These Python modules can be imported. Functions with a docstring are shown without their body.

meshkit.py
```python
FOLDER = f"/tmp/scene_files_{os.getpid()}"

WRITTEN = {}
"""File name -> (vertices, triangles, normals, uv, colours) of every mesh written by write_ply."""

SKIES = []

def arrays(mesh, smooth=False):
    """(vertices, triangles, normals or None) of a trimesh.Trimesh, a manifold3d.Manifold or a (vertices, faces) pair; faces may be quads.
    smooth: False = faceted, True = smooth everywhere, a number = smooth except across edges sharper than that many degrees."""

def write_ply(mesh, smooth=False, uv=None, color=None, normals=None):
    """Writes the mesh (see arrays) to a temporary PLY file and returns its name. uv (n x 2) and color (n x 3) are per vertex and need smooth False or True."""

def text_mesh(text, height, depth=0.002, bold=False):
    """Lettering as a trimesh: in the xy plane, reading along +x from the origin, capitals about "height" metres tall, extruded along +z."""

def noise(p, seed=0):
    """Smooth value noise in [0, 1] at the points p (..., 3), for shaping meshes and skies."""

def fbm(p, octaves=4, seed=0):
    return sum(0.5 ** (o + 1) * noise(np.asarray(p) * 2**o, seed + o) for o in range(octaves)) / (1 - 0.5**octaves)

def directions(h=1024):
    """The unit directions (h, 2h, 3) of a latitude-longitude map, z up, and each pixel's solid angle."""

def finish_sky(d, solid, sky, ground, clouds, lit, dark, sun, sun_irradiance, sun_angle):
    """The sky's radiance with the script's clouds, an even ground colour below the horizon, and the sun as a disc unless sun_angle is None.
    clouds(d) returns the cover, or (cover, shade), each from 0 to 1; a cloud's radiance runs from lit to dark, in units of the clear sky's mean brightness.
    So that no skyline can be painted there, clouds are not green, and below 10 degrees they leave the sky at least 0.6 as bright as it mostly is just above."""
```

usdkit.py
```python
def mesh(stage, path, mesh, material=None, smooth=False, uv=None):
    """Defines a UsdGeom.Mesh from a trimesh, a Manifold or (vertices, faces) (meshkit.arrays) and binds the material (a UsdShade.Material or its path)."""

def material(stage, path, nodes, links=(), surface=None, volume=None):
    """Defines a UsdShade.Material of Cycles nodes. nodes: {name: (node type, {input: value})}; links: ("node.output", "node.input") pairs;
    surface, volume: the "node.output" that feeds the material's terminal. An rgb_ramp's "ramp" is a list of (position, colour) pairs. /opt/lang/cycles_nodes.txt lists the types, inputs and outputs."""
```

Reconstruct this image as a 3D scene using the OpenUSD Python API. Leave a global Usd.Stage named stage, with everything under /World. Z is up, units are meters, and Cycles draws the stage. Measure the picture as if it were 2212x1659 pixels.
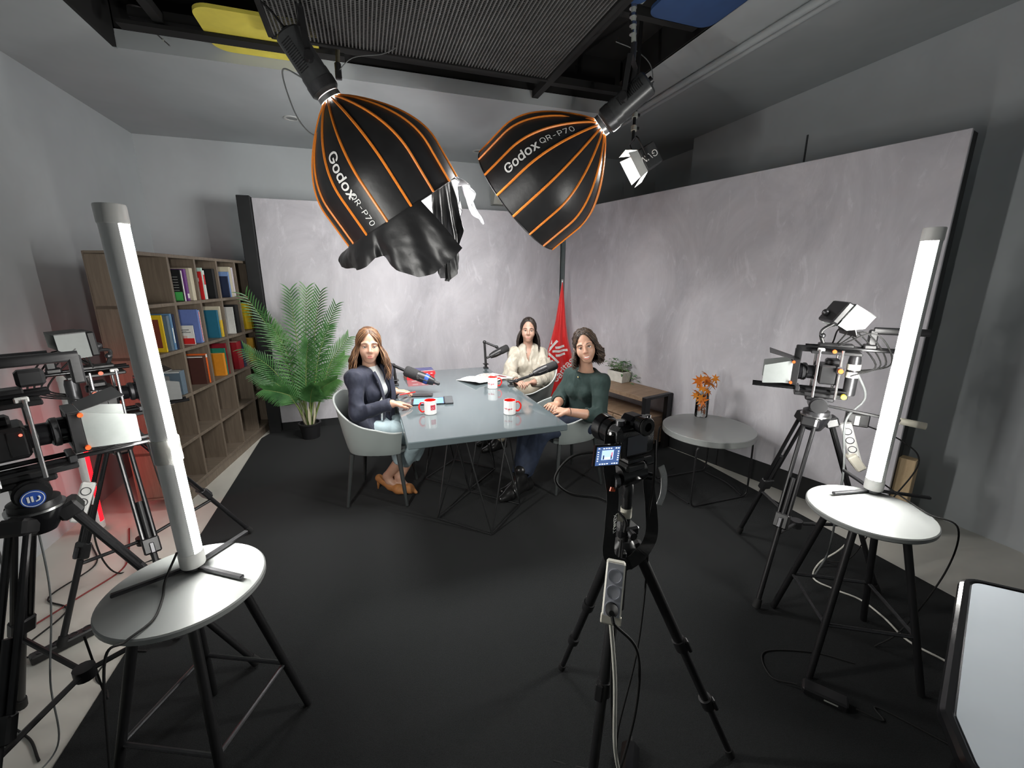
import math, random
import numpy as np, trimesh, usdkit, meshkit
from pxr import Usd, UsdGeom, UsdLux, UsdShade, Gf, Sdf
import shapely.geometry as sg

stage = Usd.Stage.CreateInMemory()
UsdGeom.SetStageUpAxis(stage, 'Z')
UsdGeom.Xform.Define(stage, '/World')
UsdGeom.Scope.Define(stage, '/World/Looks')
rad, PI = math.radians, math.pi

# ---------------------------------------------------------------- camera, light levels, exposure
EXPOSURE = 1.5
CAM_H, PITCH, YAW, FPX = 1.64, 13.88, 18.8, 920.0
SOFTBOX_POWER, TUBE_POWER, PANEL_POWER, RED_POWER, CEIL_POWER = 13.5, 46.0, 40.0, 2.6, 2.5
cam = UsdGeom.Camera.Define(stage, '/World/camera')
cam.CreateHorizontalApertureAttr(36.0)
cam.CreateVerticalApertureAttr(27.0)
cam.CreateFocalLengthAttr(36.0 * FPX / 2212)
cam.CreateClippingRangeAttr(Gf.Vec2f(0.05, 100))
cam.CreateExposureAttr(EXPOSURE)
_p, _y = rad(PITCH), rad(YAW)
_f = np.array([math.sin(_y) * math.cos(_p), math.cos(_y) * math.cos(_p), -math.sin(_p)])
_r = np.array([math.cos(_y), -math.sin(_y), 0])
_u = np.cross(_r, _f)
cam.AddTransformOp().Set(Gf.Matrix4d(*_r, 0, *_u, 0, *(-_f), 0, 0, 0, CAM_H, 1))

# ---------------------------------------------------------------- geometry helpers: each returns (vertices, triangles)
V = lambda *a: np.array(a, float)
def unit(v):
    v = np.asarray(v, float); return v / (np.linalg.norm(v) + 1e-12)
def cat(*gs):
    flat = []
    for g in gs:
        flat += g if isinstance(g, list) else [g]
    vs, fs, n = [], [], 0
    for v, f in flat:
        vs.append(v); fs.append(np.asarray(f) + n); n += len(v)
    return np.vstack(vs), np.vstack(fs)
def tri(g):
    return (np.array(g.vertices), np.array(g.faces))
def rotz(a):
    c, s = math.cos(a), math.sin(a); return np.array([[c, -s, 0], [s, c, 0], [0, 0, 1.0]])
def rotx(a):
    c, s = math.cos(a), math.sin(a); return np.array([[1.0, 0, 0], [0, c, -s], [0, s, c]])
def roty(a):
    c, s = math.cos(a), math.sin(a); return np.array([[c, 0, s], [0, 1.0, 0], [-s, 0, c]])
def axes(d, up=(0, 0, 1)):
    """columns: x along d, y to the left, z up as near as can be to 'up'"""
    x = unit(d); y = np.cross(up, x)
    if np.linalg.norm(y) < 1e-6: y = np.cross((0, 1, 0), x)
    y = unit(y); z = np.cross(x, y)
    return np.stack([x, y, z], 1)
def mv(g, R=None, t=(0, 0, 0), s=1.0):
    v, f = g; v = v * s
    if R is not None: v = v @ np.asarray(R).T
    return v + np.asarray(t, float), f
def box(c, s, R=None, bev=0.0):
    """box of size s centred on c, edges chamfered by bev"""
    h = np.asarray(s, float) / 2
    if bev <= 0:
        v = np.array([[x, y, z] for x in (-1, 1) for y in (-1, 1) for z in (-1, 1)]) * h
        f = np.array([[0, 1, 3], [0, 3, 2], [4, 6, 7], [4, 7, 5], [0, 4, 5], [0, 5, 1], [2, 3, 7], [2, 7, 6], [0, 2, 6], [0, 6, 4], [1, 5, 7], [1, 7, 3]])
    else:
        b = min(bev, h.min() * 0.95)
        pts = []
        for x in (-1, 1):
            for y in (-1, 1):
                for z in (-1, 1):
                    for k in range(3):
                        q = h - b; q[k] = h[k]; pts.append(q * (x, y, z))
        m = trimesh.convex.convex_hull(np.array(pts)); v, f = tri(m)
    return mv((v, f), R, c)
def cyl(a, b, r, r2=None, n=14):
    a, b = np.asarray(a, float), np.asarray(b, float); r2 = r if r2 is None else r2
    A = axes(b - a); ang = np.arange(n) * 2 * PI / n
    ring = np.cos(ang)[:, None] * A[:, 1] + np.sin(ang)[:, None] * A[:, 2]
    v = np.vstack([a + ring * r, b + ring * r2, [a], [b]])
    i = np.arange(n); j = (i + 1) % n
    f = np.vstack([np.stack([i, j, n + j], 1), np.stack([i, n + j, n + i], 1), np.stack([j, i, np.full(n, 2 * n)], 1), np.stack([n + i, n + j, np.full(n, 2 * n + 1)], 1)])
    return v, f
def spline(pts, n=8):
    """Catmull-Rom through the points"""
    p = np.asarray(pts, float)
    if len(p) < 3: return p
    q = np.vstack([2 * p[0] - p[1], p, 2 * p[-1] - p[-2]]); out = []
    for i in range(1, len(q) - 2):
        t = np.linspace(0, 1, n, endpoint=False)[:, None]; a, b, c, d = q[i - 1:i + 3]
        out.append(0.5 * (2 * b + (c - a) * t + (2 * a - 5 * b + 4 * c - d) * t ** 2 + (3 * b - a - 3 * c + d) * t ** 3))
    return np.vstack(out + [p[-1:]])
def tube(pts, r, n=8, smooth=0, flat=1.0, closed=False):
    """swept tube; r a number or one per point; flat squashes the second axis"""
    p = spline(pts, smooth) if smooth else np.asarray(pts, float)
    r = np.broadcast_to(np.asarray(r, float), (len(p),)) if np.ndim(r) == 0 else np.interp(np.linspace(0, 1, len(p)), np.linspace(0, 1, len(r)), r)
    t = np.gradient(p, axis=0) if not closed else np.roll(p, -1, 0) - np.roll(p, 1, 0)
    t /= np.linalg.norm(t, axis=1, keepdims=True) + 1e-12
    a = np.cross(t[0], (0, 0, 1.0)); a = unit(a if np.linalg.norm(a) > 1e-3 else np.cross(t[0], (1.0, 0, 0)))
    A = []
    for k in range(len(p)):
        a = unit(a - t[k] * (a @ t[k])); A.append(a)
    A = np.array(A); B = np.cross(t, A); ang = np.arange(n) * 2 * PI / n
    v = p[:, None] + r[:, None, None] * (np.cos(ang)[None, :, None] * A[:, None] + flat * np.sin(ang)[None, :, None] * B[:, None])
    v = v.reshape(-1, 3); m = len(p); fs = []
    ii, jj = np.meshgrid(np.arange(m if closed else m - 1), np.arange(n), indexing='ij'); ii, jj = ii.ravel(), jj.ravel(); k2 = (ii + 1) % m; j2 = (jj + 1) % n
    fs = np.vstack([np.stack([ii * n + jj, k2 * n + j2, ii * n + j2], 1), np.stack([ii * n + jj, k2 * n + jj, k2 * n + j2], 1)])
    if not closed:
        v = np.vstack([v, p[:1], p[-1:]]); j = np.arange(n); j2 = (j + 1) % n
        fs = np.vstack([fs, np.stack([j, j2, np.full(n, m * n)], 1), np.stack([(m - 1) * n + j2, (m - 1) * n + j, np.full(n, m * n + 1)], 1)])
    return v, fs
def lathe(prof, n=24, c=(0, 0, 0), A=None):
    """prof: (radius, height) pairs turned about z; A: columns x y z of a frame"""
    prof = np.asarray(prof, float); ang = np.arange(n) * 2 * PI / n; m = len(prof)
    v = np.stack([prof[:, 0, None] * np.cos(ang), prof[:, 0, None] * np.sin(ang), np.broadcast_to(prof[:, 1, None], (m, n))], -1).reshape(-1, 3)
    i, j = np.meshgrid(np.arange(m - 1), np.arange(n), indexing='ij'); i, j = i.ravel(), j.ravel(); j2 = (j + 1) % n
    f = np.vstack([np.stack([i * n + j, i * n + j2, (i + 1) * n + j2], 1), np.stack([i * n + j, (i + 1) * n + j2, (i + 1) * n + j], 1)])
    return mv((v, f), A, c)
def prism(poly, h, c=(0, 0, 0), A=None):
    """2D outline extruded along z by h"""
    P = poly if hasattr(poly, 'exterior') else sg.Polygon(poly)
    return mv(tri(trimesh.creation.extrude_polygon(P, h, engine='earcut')), A, c)
def ball(c, r, n=10):
    m = trimesh.creation.uv_sphere(1.0, count=[n, 2 * n]); v, f = tri(m)
    return v * np.asarray(r, float) + np.asarray(c, float), f
def rrect(w, h, r, n=6):
    return sg.box(-w / 2 + r, -h / 2 + r, w / 2 - r, h / 2 - r).buffer(r, quad_segs=n)
def grid(fn, nu, nv, closed_u=False):
    """surface from fn(u, v) with u, v in [0, 1] (arrays)"""
    u, v = np.meshgrid(np.linspace(0, 1, nu), np.linspace(0, 1, nv), indexing='ij')
    P = fn(u, v).reshape(-1, 3); i, j = np.meshgrid(np.arange(nu - 1), np.arange(nv - 1), indexing='ij'); i, j = i.ravel(), j.ravel()
    a, b, c, d = i * nv + j, (i + 1) * nv + j, (i + 1) * nv + j + 1, i * nv + j + 1
    return P, np.vstack([np.stack([a, b, c], 1), np.stack([a, c, d], 1)])
def shell(g, t):
    """thickness for an open surface: a second skin moved back along the normals, rim closed"""
    v, f = g; m = trimesh.Trimesh(v, f, process=False); n = np.array(m.vertex_normals); N = len(v)
    e = np.sort(np.vstack([f[:, [0, 1]], f[:, [1, 2]], f[:, [2, 0]]]), 1); d = np.vstack([f[:, [0, 1]], f[:, [1, 2]], f[:, [2, 0]]])
    _, idx, cnt = np.unique(e, axis=0, return_index=True, return_counts=True); rim = d[idx[cnt == 1]]
    side = np.vstack([np.stack([rim[:, 0], rim[:, 0] + N, rim[:, 1] + N], 1), np.stack([rim[:, 0], rim[:, 1] + N, rim[:, 1]], 1)])
    return np.vstack([v, v - n * t]), np.vstack([f, f[:, ::-1] + N, side])
def text(s, h, depth=0.001, bold=True):
    return tri(meshkit.text_mesh(s, h, depth, bold))

# ---------------------------------------------------------------- naming and tagging
_used = {}
def numbered(parent, name):
    k = (parent, name); n = _used.get(k, -1) + 1; _used[k] = n
    return f'{parent}/{name}' if n == 0 else f'{parent}/{name}_{n:03d}'
def tag(prim, **kw):
    for k, v in kw.items():
        if v: prim.SetCustomDataByKey({'cat': 'category'}.get(k, k), v)
def thing(name, label, cat, loc=(0, 0, 0), rz=0.0, group=None, scale=None):
    path = numbered('/World', name); x = UsdGeom.Xform.Define(stage, path)
    x.AddTranslateOp().Set(Gf.Vec3d(*map(float, loc)))
    if rz: x.AddRotateZOp().Set(math.degrees(rz))
    if scale: x.AddScaleOp().Set(Gf.Vec3f(scale, scale, scale))
    tag(x.GetPrim(), label=label, cat=cat, group=group)
    return path
def part(parent, name, geo, mat, smooth=32, label=None, kind=None):
    if isinstance(geo, list): geo = cat_(geo)
    path = numbered(parent, name)
    m = usdkit.mesh(stage, path, geo, mat, smooth=smooth)
    if label: tag(m.GetPrim(), label=label)
    if kind: tag(m.GetPrim(), kind=kind)
    return path
def cat_(gs): return cat(*gs)
def single(name, label, cat, geo, mat, smooth=32, group=None, kind=None):
    if isinstance(geo, list): geo = cat_(geo)
    path = numbered('/World', name)
    m = usdkit.mesh(stage, path, geo, mat, smooth=smooth); tag(m.GetPrim(), label=label, cat=cat, group=group, kind=kind)
    return path
def struct(name, geo, mat, label=None, smooth=False):
    if isinstance(geo, list): geo = cat_(geo)
    path = '/World/' + name; _used[('/World', name)] = 0
    m = usdkit.mesh(stage, path, geo, mat, smooth=smooth); tag(m.GetPrim(), kind='structure', label=label)
    return path
def copy_of(src, loc, rz, label, cat, group=None):
    name = src.split('/')[-1].split('_0')[0]
    path = numbered('/World', name); x = UsdGeom.Xform.Define(stage, path)
    was = stage.GetPrimAtPath(src)
    x.GetPrim().GetReferences().AddInternalReference(src)
    x.ClearXformOpOrder()
    x = UsdGeom.Xform(x.GetPrim())
    a = x.GetPrim().GetAttribute('xformOp:translate')
    a = x.AddTranslateOp() if not a else UsdGeom.XformOp(a)
    a.Set(Gf.Vec3d(*map(float, loc)))
    b = x.GetPrim().GetAttribute('xformOp:rotateZ')
    b = x.AddRotateZOp() if not b else UsdGeom.XformOp(b)
    b.Set(math.degrees(rz))
    x.SetXformOpOrder([a, b])
    x.GetPrim().SetInstanceable(True)
    tag(x.GetPrim(), label=label, cat=cat, group=group)
    return path

# ---------------------------------------------------------------- materials
_mats = {}
def mat(name, col, rough=0.5, metal=0.0, vary=None, bump=None, coat=0.0, emit=None, spec=None, sheen=0.0, sss=0.0, col2=None, stretch=None, trans=0.0, alpha=None):
    """principled material; vary=(scale, amount) mottles the colour with noise, bump=(scale, strength), col2 the other end of the mottling, stretch scales object space"""
    if name in _mats: return _mats[name]
    nodes = {'p': ('principled_bsdf', {'base_color': col, 'roughness': rough, 'metallic': metal})}; links = []
    p = nodes['p'][1]
    if coat: p['coat_weight'] = coat; p['coat_roughness'] = 0.06
    if spec is not None: p['specular_ior_level'] = spec
    if sheen: p['sheen_weight'] = sheen
    if sss: p['subsurface_weight'] = sss; p['subsurface_scale'] = 0.01
    if trans: p['transmission_weight'] = trans
    if emit: p['emission_color'] = emit[0]; p['emission_strength'] = emit[1]
    if vary or bump:
        nodes['tc'] = ('texture_coordinate', {}); src = 'tc.object'
        if stretch:
            nodes['map'] = ('mapping', {'scale': stretch}); links.append(('tc.object', 'map.vector')); src = 'map.vector'
    if vary:
        c2 = col2 or tuple(min(1, c * (1 + vary[1])) for c in col); c1 = col if col2 else tuple(c * (1 - vary[1]) for c in col)
        nodes['n'] = ('noise_texture', {'scale': vary[0], 'detail': 6.0, 'roughness': 0.62, 'distortion': 0.4}); nodes['r'] = ('rgb_ramp', {'ramp': [(0.3, c1), (0.7, c2)]})
        links += [(src, 'n.vector'), ('n.fac', 'r.fac'), ('r.color', 'p.base_color')]
    if bump:
        nodes['bn'] = ('noise_texture', {'scale': bump[0], 'detail': 4.0}); nodes['b'] = ('bump', {'strength': bump[1], 'distance': 0.004})
        links += [(src, 'bn.vector'), ('bn.fac', 'b.height'), ('b.normal', 'p.normal')]
    _mats[name] = usdkit.material(stage, '/World/Looks/' + name, nodes, links, surface='p.BSDF')
    return _mats[name]
def emitter(name, col, strength):
    if name in _mats: return _mats[name]
    _mats[name] = usdkit.material(stage, '/World/Looks/' + name, {'e': ('emission', {'color': col, 'strength': strength})}, [], surface='e.emission')
    return _mats[name]
def plaster(name, c1, c2, c3):
    """trowelled grey plaster: broad cloudy patches with fine vertical smears on top"""
    nodes = {'tc': ('texture_coordinate', {}), 'm1': ('mapping', {'scale': (1.0, 1.0, 0.55)}), 'm2': ('mapping', {'scale': (3.2, 3.2, 1.1)}),
             'n1': ('noise_texture', {'scale': 1.7, 'detail': 9.0, 'roughness': 0.66, 'distortion': 0.7}), 'n2': ('noise_texture', {'scale': 3.0, 'detail': 8.0, 'roughness': 0.7, 'distortion': 1.2}),
             'r1': ('rgb_ramp', {'ramp': [(0.32, c1), (0.52, c2), (0.72, c3)]}), 'r2': ('rgb_ramp', {'ramp': [(0.56, (0, 0, 0)), (0.78, (0.5, 0.5, 0.5))]}),
             'mx': ('mix', {'mix_type': 'mix', 'color2': tuple(min(1, c * 1.22) for c in c3)}), 'bw': ('rgb_to_bw', {}),
             'b': ('bump', {'strength': 0.18, 'distance': 0.004}), 'p': ('principled_bsdf', {'roughness': 0.82})}
    links = [('tc.object', 'm1.vector'), ('tc.object', 'm2.vector'), ('m1.vector', 'n1.vector'), ('m2.vector', 'n2.vector'), ('n1.fac', 'r1.fac'), ('n2.fac', 'r2.fac'),
             ('r1.color', 'mx.color1'), ('r2.color', 'bw.color'), ('bw.val', 'mx.fac'), ('mx.color', 'p.base_color'), ('n2.fac', 'b.height'), ('b.normal', 'p.normal')]
    _mats[name] = usdkit.material(stage, '/World/Looks/' + name, nodes, links, surface='p.BSDF'); return _mats[name]
def leafmat(name, c1, c2, tr=0.25):
    nodes = {'oi': ('object_info', {}), 'tc': ('texture_coordinate', {}), 'n': ('noise_texture', {'scale': 9.0, 'detail': 3.0}), 'r': ('rgb_ramp', {'ramp': [(0.3, c1), (0.7, c2)]}),
             'p': ('principled_bsdf', {'roughness': 0.42}), 't': ('translucent_bsdf', {}), 'm': ('mix_closure', {'fac': tr})}
    links = [('tc.object', 'n.vector'), ('n.fac', 'r.fac'), ('r.color', 'p.base_color'), ('r.color', 't.color'), ('p.BSDF', 'm.closure1'), ('t.BSDF', 'm.closure2')]
    _mats[name] = usdkit.material(stage, '/World/Looks/' + name, nodes, links, surface='m.closure'); return _mats[name]

# ---------------------------------------------------------------- shared looks
rng = random.Random(7)
WALL = mat('grey_wall_paint', (0.47, 0.50, 0.515), 0.75, vary=(2.0, 0.05), bump=(60, 0.08))
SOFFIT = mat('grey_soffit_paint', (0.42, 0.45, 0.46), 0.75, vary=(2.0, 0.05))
BLACKC = mat('black_ceiling_paint', (0.007, 0.007, 0.007), 0.85, vary=(4.0, 0.2))
FLOORM = mat('pale_vinyl_floor', (0.60, 0.585, 0.53), 0.45, vary=(1.3, 0.1), bump=(30, 0.05))
CARPET = mat('black_carpet', (0.0165, 0.018, 0.0185), 0.95, vary=(260, 0.5), bump=(700, 0.6), sheen=0.03, spec=0.18)
PLASTER = plaster('trowelled_grey_plaster', (0.43, 0.418, 0.45), (0.56, 0.545, 0.58), (0.68, 0.665, 0.70))
BOARDEDGE = mat('matte_black_board', (0.009, 0.010, 0.011), 0.7, vary=(20, 0.2))
POST = mat('slate_grey_post', (0.15, 0.18, 0.185), 0.6, vary=(8, 0.08))
def wood(name, c1, c2, stretch):
    nodes = {'tc': ('texture_coordinate', {}), 'm': ('mapping', {'scale': stretch}), 'n': ('noise_texture', {'scale': 3.0, 'detail': 8.0, 'roughness': 0.65, 'distortion': 0.8}),
             'r': ('rgb_ramp', {'ramp': [(0.28, c1), (0.72, c2)]}), 'p': ('principled_bsdf', {'roughness': 0.55}), 'b': ('bump', {'strength': 0.1, 'distance': 0.002})}
    _mats[name] = usdkit.material(stage, '/World/Looks/' + name, nodes, [('tc.object', 'm.vector'), ('m.vector', 'n.vector'), ('n.fac', 'r.fac'), ('r.color', 'p.base_color'), ('n.fac', 'b.height'), ('b.normal', 'p.normal')], surface='p.BSDF')
    return _mats[name]
SHELFW = wood('greyed_oak_board', (0.125, 0.098, 0.072), (0.21, 0.168, 0.127), (1, 14, 1))
SHELFV = wood('greyed_oak_upright', (0.12, 0.093, 0.068), (0.20, 0.158, 0.118), (14, 14, 1))
CONSW = wood('walnut_plank', (0.19, 0.12, 0.073), (0.36, 0.25, 0.165), (10, 1, 10))
BLACKM = mat('black_powder_metal', (0.012, 0.012, 0.013), 0.42, vary=(40, 0.15))
BLACKP = mat('black_plastic', (0.014, 0.014, 0.015), 0.38, vary=(50, 0.15))
BLACKG = mat('glossy_black', (0.008, 0.008, 0.009), 0.14, vary=(50, 0.1))
RUBBER = mat('black_rubber', (0.01, 0.01, 0.01), 0.75, vary=(80, 0.2))
STEEL = mat('brushed_steel', (0.55, 0.55, 0.55), 0.3, 1.0, vary=(60, 0.08))
DARKSTEEL = mat('dark_anodised_metal', (0.09, 0.09, 0.095), 0.35, 0.8, vary=(60, 0.1))
ALU = mat('grey_white_aluminium', (0.19, 0.205, 0.20), 0.45, 0.0, vary=(30, 0.04))
WHITEP = mat('white_plastic', (0.72, 0.72, 0.70), 0.4, vary=(20, 0.03))
WHITET = mat('white_laminate', (0.30, 0.315, 0.308), 0.35, vary=(5, 0.02), coat=0.1)
TAPE = mat('cream_tape', (0.68, 0.65, 0.55), 0.6, vary=(30, 0.06))
ORANGE = mat('orange_anodised', (0.75, 0.10, 0.02), 0.35, vary=(50, 0.05))
YELLOWK = mat('yellow_knob', (0.75, 0.55, 0.03), 0.4, vary=(50, 0.05))

# ---------------------------------------------------------------- room shell
XL, XR, YB, YF, ZS, ZR, ZC = -2.0, 3.72, 5.5, -1.6, 3.0, 3.2, 3.42
struct('floor', [box((0.9, 1.95, -0.05), (6.4, 7.5, 0.1))], FLOORM, label='pale vinyl floor showing as strips beside the black carpet')
struct('wall_left', [box((XL - 0.05, 1.95, 1.75), (0.1, 7.1, 3.5))], WALL)
struct('wall_back', [box((0.95, YB + 0.05, 1.75), (6.2, 0.1, 3.5))], WALL)
struct('wall_right', [box((XR + 0.17, 1.42, 1.75), (0.34, 6.06, 3.5)), box((XR + 0.31, 4.98, 1.75), (0.06, 1.06, 3.5))], WALL)
struct('wall_front', [box((0.95, YF - 0.05, 1.75), (6.2, 0.1, 3.5))], WALL)
struct('ceiling', [box((0.9, 1.95, ZC + 0.04), (6.2, 7.1, 0.08)), box((-1.31, 1.0, 3.21), (0.02, 5.2, 0.42)), box((0.45, 3.625, 3.26), (3.5, 0.01, 0.32)), box((2.22, 1.0, 3.31), (0.02, 5.2, 0.22))], BLACKC, label='black open ceiling above the set')
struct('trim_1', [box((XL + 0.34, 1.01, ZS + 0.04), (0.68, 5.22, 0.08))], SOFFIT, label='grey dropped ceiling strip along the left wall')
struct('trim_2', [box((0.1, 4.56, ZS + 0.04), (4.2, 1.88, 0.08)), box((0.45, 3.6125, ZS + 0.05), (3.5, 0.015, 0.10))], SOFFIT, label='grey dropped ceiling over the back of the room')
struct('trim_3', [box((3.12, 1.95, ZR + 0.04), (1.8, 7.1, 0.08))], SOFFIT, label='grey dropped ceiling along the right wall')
# seams and pilasters of the walls
struct('trim_4', [box((XL + 0.004, 2.83, 1.5), (0.008, 0.012, 3.0))], mat('dark_seam', (0.06, 0.065, 0.068), 0.8, vary=(5, 0.1)), label='vertical panel seam on the left wall')
struct('trim_5', [box((3.55, YB - 0.03, 1.6), (0.16, 0.06, 3.2), bev=0.004)], WALL, label='narrow pilaster on the back wall behind the hanging panel light')
struct('trim_6', [box((XR - 0.004, 3.03, 1.45), (0.008, 0.012, 2.78))], _mats['dark_seam'], label='vertical panel seam on the right wall above the backdrop')
single('conduit_pipe', 'grey painted double conduit running along the right ceiling strip', 'pipe', [cyl((2.58, YF, ZR - 0.025), (2.58, 5.4, ZR - 0.025), 0.025), cyl((2.66, YF, ZR - 0.02), (2.66, 5.4, ZR - 0.02), 0.02)], SOFFIT)
_ca = [(-1.14, -1.4), (2.83, -1.4), (2.83, 2.95), (2.375, 4.83), (2.33, 5.05), (-1.06, 5.05), (-1.14, 4.85)]
single('carpet', 'large black carpet covering the floor of the studio set', 'carpet', prism(_ca, 0.008), CARPET)

# dark ceiling furniture above the opening
def mesh_panel(x0, x1, y0, y1, z, label):
    t = thing('ceiling_mesh_panel', label, 'ceiling panel', ((x0 + x1) / 2, (y0 + y1) / 2, z), group=None)
    w, d = x1 - x0, y1 - y0; bars = []
    for k in range(int(w / 0.0215) + 1): bars.append(box((-w / 2 + k * 0.0215, 0, 0), (0.0085, d, 0.012)))
    for k in range(int(d / 0.016)): bars.append(box((0, -d / 2 + k * 0.016, 0.004), (w, 0.0045, 0.003)))
    part(t, 'mesh', bars, mat('grey_expanded_mesh', (0.12, 0.12, 0.117), 0.5, 0.3, vary=(6, 0.2)), smooth=False, kind='stuff')
    fr = 0.03
    for c, s in (((0, -d / 2, 0), (w, fr, .03)), ((0, d / 2, 0), (w, fr, .03)), ((-w / 2, 0, 0), (fr, d, .03)), ((w / 2, 0, 0), (fr, d, .03))):
        part(t, 'frame_bar', box(c, s, bev=.003), BLACKC)
mesh_panel(-0.40, 1.37, 1.55, 3.22, 3.03, 'wide dark wire mesh ceiling panel hanging above the two softboxes')
def colour_panel(x0, x1, y0, y1, z, col, label, r=0.12):
    single('ceiling_colour_panel', label, 'ceiling panel', mv(prism(rrect(x1 - x0, y1 - y0, r, 8), 0.02), t=((x0 + x1) / 2, (y0 + y1) / 2, z)), col, smooth=20)
YEL = mat('yellow_ceiling_board', (0.78, 0.68, 0.10), 0.7, vary=(6, 0.1))
BLU = mat('blue_ceiling_board', (0.028, 0.07, 0.19), 0.7, vary=(6, 0.1))
colour_panel(-0.775, -0.15, 3.10, 3.60, 3.06, YEL, 'yellow rounded ceiling board left of the mesh panel', 0.10)
struct('trim_7', [box((-0.60, 3.405, 3.045), (1.2, 0.085, 0.02)), box((-1.0, 2.2, 3.10), (0.05, 2.6, 0.05))], BLACKC, label='black ceiling bars crossing under the yellow board')
colour_panel(1.46, 1.63, 1.9, 2.50, 3.16, BLU, 'small blue rounded ceiling board seen right of the hanging light clamp', 0.05)
colour_panel(1.71, 2.17, 1.4, 2.57, 3.16, BLU, 'large blue rounded ceiling board at the right edge of the black ceiling', 0.08)
struct('trim_8', [box((1.42, 2.2, 3.07), (0.05, 2.8, 0.05)), box((0.5, 3.44, 3.12), (3.3, 0.06, 0.05)), box((0.5, 2.66, 3.22), (3.3, 0.05, 0.05))], BLACKC, label='black ceiling grid bars')
# recessed downlights (off) and air conditioner
def downlight(x, y, label):
    t = thing('downlight', label, 'ceiling light', (x, y, ZS), group='downlights')
    part(t, 'ring', lathe([(0.045, 0.0), (0.045, -0.006), (0.062, -0.006), (0.066, 0.0)], 24), mat('pale_grey_ring', (0.5, 0.51, 0.5), 0.5, vary=(30, .03)))
    part(t, 'lens', lathe([(0.0, -0.001), (0.046, -0.001), (0.046, 0.0)], 24), mat('dull_lens', (0.2, 0.21, 0.21), 0.4, vary=(30, .03)))
downlight(-0.48, 4.56, 'round recessed downlight above the left softbox lamp')
downlight(1.31, 5.0, 'round recessed downlight seen between the two softboxes')
t = thing('air_conditioner', 'beige wall air conditioner half hidden behind the right softbox', 'air conditioner', (2.02, 5.5, 2.66))
ACM = mat('aged_white_casing', (0.66, 0.66, 0.60), 0.5, vary=(8, 0.05))
part(t, 'casing', mv(prism([(0.0, -0.13), (0.0, 0.15), (-0.17, 0.15), (-0.20, 0.10), (-0.20, -0.02), (-0.12, -0.13)], 0.86), A_ := np.array([[0, 0, 1], [1, 0, 0], [0, 1, 0.0]]), (-0.43, 0, 0)), ACM)
part(t, 'vent_flap', box((0, -0.145, -0.085), (0.74, 0.10, 0.008), R=rotx(-0.95), bev=.003), mat('dark_vent', (0.09, 0.09, 0.09), 0.5, vary=(20, .1)))

# ---------------------------------------------------------------- set walls
t = thing('backdrop_panel', 'wide grey plaster backdrop wall behind the table', 'backdrop', (0.695, 5.08, 0))
part(t, 'plaster_face', box((0, -0.012, 1.25), (3.33, 0.024, 2.32), bev=.003), PLASTER)
part(t, 'frame', [box((0, 0.03, 1.2), (3.33, 0.06, 2.40))], BOARDEDGE)
part(t, 'base_board', box((0, -0.004, 0.045), (3.33, 0.02, 0.09), bev=.003), BOARDEDGE)
part(t, 'end_board', box((-1.727, -0.03, 1.21), (0.115, 0.10, 2.42), bev=.004), BOARDEDGE, label='black end board beside the bookshelf')
PA, PB = V(2.385, 4.93), V(3.196, 1.624)
pd = unit(PB - PA); plen = np.linalg.norm(PB - PA); pang = math.atan2(pd[1], pd[0])
t = thing('backdrop_panel', 'long grey plaster backdrop wall on the right behind the console', 'backdrop', (*(PA + PB) / 2, 0), pang)
part(t, 'plaster_face', box((0, -0.012, 1.305), (plen, 0.024, 2.25), bev=.003), PLASTER)
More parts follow.
